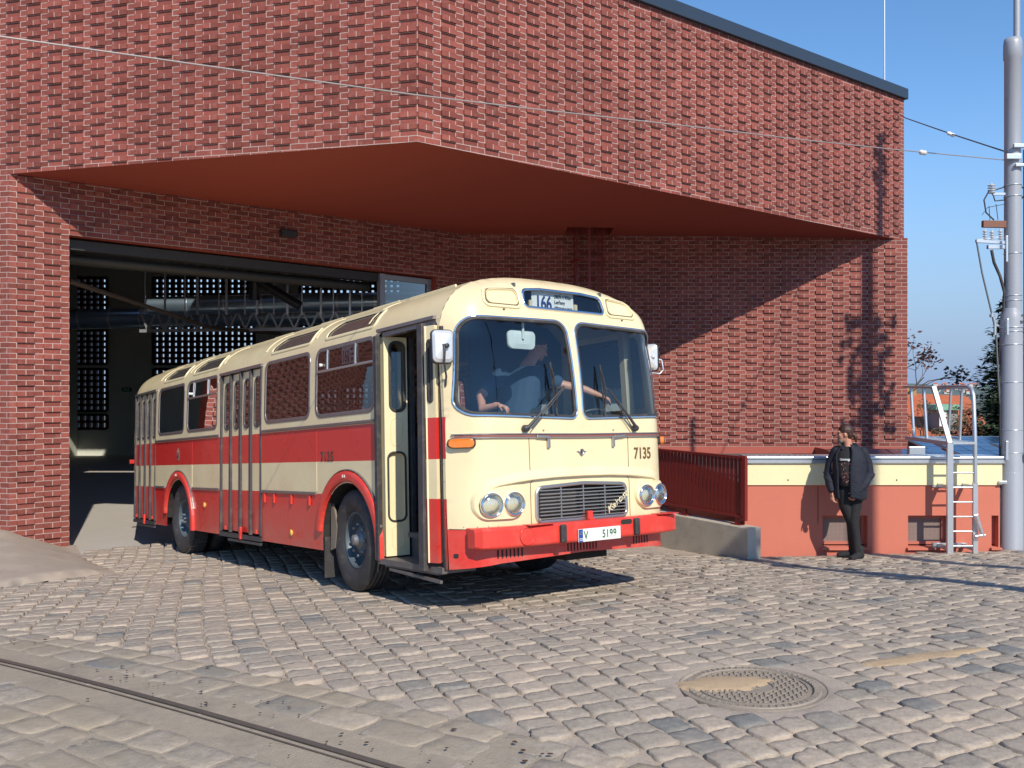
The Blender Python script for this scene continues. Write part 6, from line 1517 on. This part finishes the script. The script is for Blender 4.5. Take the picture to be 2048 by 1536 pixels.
for a_, b_, c_ in (((1952, 482), (2022, 486), .04), ((1955, 480), (1998, 474), .02), ((1975, 494), (2020, 494), .05), ((1985, 388), (2018, 388), .03)): MB().bar(pp(*a_), pp(*b_), c_).build('switch_arm', M['galv'], pole)
mb = MB().bar(pp(1965, 448), pp(2020, 449), .06, .09); mb.build('switch_bar', mat('copper_bar', (.20, .09, .06), .5, .4), pole)
for px, py, s_ in ((1970, 470, 1), (1984, 472, 1), (2001, 470, 1), (1983, 378, 1.6)):
    c_ = pp(px, py); mb = MB(); pr = [(.001, -.07)]
    for k in range(4): z = -.06+.032*k; pr += [(.012, z), (.030*s_, z+.006), (.030*s_, z+.014), (.012, z+.020)]
    pr += [(.012, .08), (.001, .08)]; mb.lathe(pr, c_, n=16, cap=False); mb.build('insulator', mat('insulator_grey', (.50, .50, .50), .3), pole)
MB().tube([pp(1953, 482), pp(1964, 545), pp(1983, 625), pp(1992, 665)], .012, 8).tube([pp(1992, 665), pp(1997, 760), pp(2006, 900)], .013, 8).build('operating_rod', mat('rod_grey', (.16, .17, .18), .5, .4), pole)
mb = MB().tube([pp(1983, 628), pp(1984, 634)], .03, 8).bar(pp(1989, 648), pp(2012, 660), .03, .02).tube([pp(1984, 625), pp(1990, 645), pp(1990, 670)], .02, 8); mb.build('rod_joint', M['galv'], pole)
cab = lambda P_, r: MB().tube([pp(*p) for p in P_], r, 8).build('cable', M['black_rubber'], pole)
cab([(1983, 500), (1988, 525), (2000, 552), (2009, 585), (2006, 640), (2004, 760), (2003, 900), (2002, 1000), (2004, 1090)], .020)
cab([(2012, 460), (2014, 480), (2013, 540), (2009, 600), (2001, 760), (2000, 1000), (2001, 1090)], .018)
cab([(1978, 382), (1968, 400), (1972, 425), (1988, 440)], .010); cab([(1985, 385), (1990, 402), (2008, 400), (2016, 392)], .009); cab([(1990, 380), (2015, 372), (2040, 372), (2060, 385)], .009)
cab([(1964, 430), (1975, 415), (2010, 408)], .004); cab([(1978, 412), (1980, 440)], .005); cab([(1992, 408), (1996, 440)], .005); cab([(2020, 430), (2035, 405), (2060, 380)], .010)
mb = MB().box((.15, -.16, zz(908)), (.10, .06, .09)); mb.build('terminal_box', mat('terminal_box', (.40, .42, .42), .4), pole, bevel=.01)
mb = MB().tube([(.16, -.02, zz(300)), (.165, -.02, zz(700)), (.165, -.02, .1)], .012, 8); mb.build('cable', M['black_rubber'], pole)
def cyl(a, b, c): th = -math.pi/2+(a)/.146; return (.145*math.cos(th)+0, .145*math.sin(th)*1.0-c, b)
textmesh('211', .055, lambda a, b, c: tuple(Vector((.142*math.sin((a+.045)/.142), -.142*math.cos((a+.045)/.142)-.004-c, zz(648)+b))), M['ink'], 'pole_number', pole, sx=.9, bold=.001)
textmesh('N', .045, lambda a, b, c: tuple(Vector((.142*math.sin((a+.075)/.142), -.142*math.cos((a+.075)/.142)-.004-c, zz(634)+b))), M['ink'], 'pole_number', pole, sx=.9, bold=.001)
# ---- overhead wires
def wire(pts, r, label, m, name='overhead_wire'):
    return MB().tube(pts, r, 6).build(name, m, label=label, cat='wire')
def wy(px): return 1/(1/5.4+(px-0)/(2008.)*(1/12.1-1/5.4))
W1 = [(-900, -38), (-400, 22), (0, 73), (400, 130), (833, 190), (1050, 216), (1383, 253), (1600, 279), (1800, 300), (2008, 320)]
M['wire_rope'] = mat('wire_rope', (.42, .36, .33), .4, .4); M['wire_dark'] = mat('wire_dark', (.10, .11, .13), .5, .4)
wire([at(x, y, wy(x)) for x, y in W1], .0062, 'pale span wire sagging across the brick facade from the grey pole', M['wire_rope'])
wire([at(2010, 303, 12.1), at(1900, 267, 14.5), at(1811, 236, 17.5), at(1800, 229, 19.6)], .010, 'dark steel wire from the pole to the upper corner of the brick building', M['wire_dark'])
for (px, py, Y, lab, dr) in ((1902, 268, 14.4, 'white insulator on the upper wire between brick corner and pole', (-90, -30)), (1846, 305, wy(1846), 'white insulator on the lower wire between brick corner and pole', (-90, -11))):
    a = at(px-8, py-(3 if py < 280 else 1), Y); b = at(px+8, py+(4 if py < 280 else 1), Y)
    MB().tube([a, a.lerp(b, .2), a.lerp(b, .5), b.lerp(a, .2), b], [.012, .032, .026, .032, .012], 10).build('insulator', mat('insulator_white', (.72, .72, .70), .3), label=lab, cat='insulator')
# ---- lightning rod
o = MB().tube([(0, 0, 0), (0, 0, 3.0)], [.022, .014], 8).tube([(0, 0, 0), (0, 0, .3)], .03, 8).build('lightning_rod', M['galv'], label='thin metal lightning rod standing on the roof edge against the sky', cat='rod'); o.location = (PB.x+RW.x*(LR*.955), PB.y+RW.y*(LR*.955)+.3, ZR+.1)
# ---- background: tiled roof house with green dormer
HX = Vector((at(1862, 800, 62).x, 62, -6)); hs = empty('tiled_house', tuple(HX), 'house with orange tiled roof and green dormer seen behind the ladder', 'house')
M['tile'] = mat('roof_tile', (.42, .11, .045), .85, var=.35, scale=1.5, bump=.6, bscale=12); M['house_wall'] = mat('house_wall', (.42, .36, .26), .9)
def hp(px, py, Y): return at(px, py, Y)-HX
f = MB(); a, b, c_, d_ = hp(1790, 785, 66), hp(1935, 792, 66), hp(1990, 900, 58), hp(1760, 900, 58); e = hp(1990, 870, 70); f.add([a, b, c_, d_, e, hp(1760, 870, 72)], [(0, 1, 2, 3), (1, 4, 2), (0, 5, 4, 1)])
f.build('roof', M['tile'], hs)
f = MB().box((0, 5, -1.5), (8, 9, 6)); f.build('wall', M['house_wall'], hs)
f = MB().box(hp(1885, 835, 60.5), (1.3, 1.6, 1.7)); dm = f.build('dormer', mat('dormer_grey', (.22, .22, .20), .8), hs)
f = MB().box(hp(1885, 814, 60.4), (1.8, 2.0, .35)); f.build('copper_roof', mat('verdigris', (.20, .42, .30), .7, var=.4, scale=6), hs)
f = MB().box(hp(1886, 836, 59.6), (.5, .06, 1.1)); f.build('dormer_window', M['white'], dm)
f = MB().box(hp(1815, 785, 66), (1.0, .7, 1.0)); f.build('chimney', mat('chimney_ochre', (.35, .22, .08), .9), hs)
# ---- trees
def leafcloud(mb, centers, n, spread, size, m=0, flat=.5):
    for _ in range(n):
        c = random.choice(centers); p = Vector(c)+Vector((random.gauss(0, spread), random.gauss(0, spread), random.gauss(0, spread*.8)))
        a = Vector((random.uniform(-1, 1), random.uniform(-1, 1), random.uniform(-flat, flat))).normalized(); b = a.cross(Vector((random.uniform(-1, 1), random.uniform(-1, 1), random.uniform(-1, 1)))).normalized(); s_ = size*random.uniform(.6, 1.4)
        mb.add([p-a*s_, p+b*s_*.6, p+a*s_, p-b*s_*.6], [(0, 1, 2, 3)], m)
def branchy(mb, p, d, L, r, depth, tips, spread=.55):
    d = d.normalized(); pts = [p]; q = p.copy(); 
    for k in range(3): d = (d+Vector((random.gauss(0, .10), random.gauss(0, .10), random.gauss(.03, .08)))).normalized(); q = q+d*L/3; pts.append(q.copy())
    mb.tube(pts, [r, r*.85, r*.72, r*.6], 5 if depth < 3 else 7, caps=False)
    if depth == 0: tips.append(q); return
    for k in range(random.choice((2, 3, 3))):
        dd = (d+Vector((random.gauss(0, spread), random.gauss(0, spread), random.gauss(.12, spread*.6)))).normalized(); branchy(mb, pts[random.choice((2, 3))], dd, L*random.uniform(.62, .82), r*.55, depth-1, tips, spread)
def broadleaf(name, base, h, seed, label, cat, group, leafn, leafsize, lcol, depth=5, cls=None):
    random.seed(seed); o = empty(name, tuple(base), label, cat, group); t_ = MB(); tips = []
    branchy(t_, Vector((0, 0, 0)), Vector((0, 0, 1)), h*.30, h*.022, depth, tips); t_.build('trunk', M['bark'], o)
    if leafn: c_ = MB(); leafcloud(c_, tips, leafn, h*.02, leafsize); c_.build('crown', lcol, o)
    return o
M['bark'] = mat('bark', (.085, .065, .05), .9, var=.3); M['russet'] = mat('russet_leaf', (.085, .035, .03), .8, var=.4, scale=1.2); M['dry_leaf'] = mat('dry_leaf', (.13, .085, .035), .8, var=.4, scale=1.2)
M['needle'] = mat('conifer_needle', (.035, .065, .028), .8, var=.5, scale=1.5)
b = at(1800, 900, 34); broadleaf('leafy_tree', (b.x-.9, 34, -4.6), 8.6, 11, 'nearly bare tree with dark russet leaves just past the brick corner', 'tree', None, 1400, .07, M['russet'])
b = at(1862, 900, 44); broadleaf('bare_tree', (b.x, 44, -5.5), 6.6, 23, 'low bare brown tree in front of the tiled roof, left of the green dormer', 'tree', None, 500, .06, M['dry_leaf'])
b = at(1915, 900, 46); broadleaf('bare_tree', (b.x, 46, -5.5), 5.2, 31, 'low bushy brown tree in front of the tiled roof, between dormer and conifer', 'tree', None, 900, .06, M['dry_leaf'])
def conifer(base, h, rad, seed, label):
    random.seed(seed); o = empty('conifer_tree', tuple(base), label, 'tree'); t_ = MB().tube([(0, 0, 0), (0, 0, h*.97)], [h*.018, .02], 8); t_.build('trunk', M['bark'], o); c_ = MB(); z = h*.10
    while z < h:
        R_ = rad*(1-z/h)**.85+.08; n = max(5, int(13*(1-z/h)+5))
        for k in range(n):
            a = random.uniform(0, 2*math.pi); L = R_*random.uniform(.6, 1.1); m_ = max(3, int(L/.11))
            for j in range(m_):
                t_ = (j+.5)/m_; p = Vector((math.cos(a)*L*t_, math.sin(a)*L*t_, z-.30*L*t_+.28*L*t_*t_))
                for _ in range(5):
                    p = p+Vector((random.gauss(0, .05), random.gauss(0, .05), random.gauss(0, .05))); s_ = .17*random.uniform(.6, 1.3)*(1.15-.5*t_); d = Vector((math.cos(a)+random.gauss(0, .5), math.sin(a)+random.gauss(0, .5), random.gauss(-.1, .25))).normalized(); b_ = d.cross(Vector((random.gauss(0, .3), random.gauss(0, .3), 1))).normalized()*.35
                    c_.add([p-d*s_*.3, p+b_*s_, p+d*s_*1.2, p-b_*s_], [(0, 1, 2, 3)])
        z += h*.022
    c_.build('crown', M['needle'], o); return o
b = at(2010, 900, 30); conifer((b.x+.1, 30, -3.6), 6.6, 2.05, 5, 'dark green conifer behind the grey pole, right of the tiled roof')
# ---- hills with far houses
random.seed(3); mb = MB(); vs = []; NX = 60; NY = 10
for j in range(NY+1):
    for i in range(NX+1):
        x = -400+i*60; y = 2000+j*140; h = -62+75*math.exp(-((j-6)/3.2)**2)*(0.75+.35*noise.noise(Vector((x*.0016, y*.002, 1))))+10*noise.noise(Vector((x*.006, y*.006, 5)))
        vs.append((x, y, h))
mb.add(vs, [(j*(NX+1)+i, j*(NX+1)+i+1, (j+1)*(NX+1)+i+1, (j+1)*(NX+1)+i) for j in range(NY) for i in range(NX)], smooth=True)
mb.build('hills', mat('wooded_hill', (.10, .13, .12), .95, var=.5, scale=.01), kind='structure')
random.seed(9)
mb = MB(); wt = mat('far_white', (.5, .5, .48), .9)
for k in range(26):
    px = random.uniform(1868, 1962); py = random.uniform(770, 786); p = at(px, py, 1900); w_ = random.uniform(5, 14); h_ = random.uniform(3, 7)
    m = MB().box((0, 0, 0), (w_, 8, h_)).add([(-w_/2, -4.4, h_/2), (w_/2, -4.4, h_/2), (w_/2, 0, h_/2+2.4), (-w_/2, 0, h_/2+2.4)], [(0, 1, 2, 3)], 1)
    o = m.build('far_house', [wt, M['tile']], label='tiny pale house on the distant hillside beyond the conifer', cat='house', group='tiny houses on the distant hillside'); o.location = p
# ---- poles outside the frame whose shadows fall into the yard
def shadow_pole(X, Y, h, r, label, knobs=(), name='line_pole'):
    z = gz(max(-9, min(9, X)), min(13, max(-3, Y)))-.3; o = empty(name, (X, Y, z), label, 'pole'); MB().tube([(0, 0, 0), (0, 0, h-z)], [r, r*.8], 16).build('shaft', M['pole_grey'], o)
    mb = MB(); random.seed(int(abs(X)*10))
    for (z0, z1, w_, n) in knobs:
        for k in range(n):
            zz_ = random.uniform(z0, z1)-z; a = random.uniform(0, 6.28); L = random.uniform(.3, 1)*w_; p = Vector((0, 0, zz_)); q = p+Vector((math.cos(a)*L, math.sin(a)*L, random.uniform(-.25, .35))); mb.tube([p, p.lerp(q, .5)+Vector((0, 0, .08)), q], .014, 5); mb.box(tuple(q), (.10, .10, .14), a)
    if knobs: mb.build('switch_gear', M['dark_metal'], o)
    return o
shadow_pole(10.62, 12.1, 11.4, .15, 'tall pole with bushy switch gear standing right of the frame near the annex', [(5.4, 7.9, .62, 70), (10.2, 11.3, .25, 10)])
shadow_pole(6.33, 3.55, 5.2, .145, 'slim grey pole standing close to the camera on its right', [(3.0, 3.3, .35, 10), (4.6, 5.0, .4, 12)])
shadow_pole(8.75, 2.0, 12.0, .15, 'tall grey mast standing outside the picture, to the right of the camera')
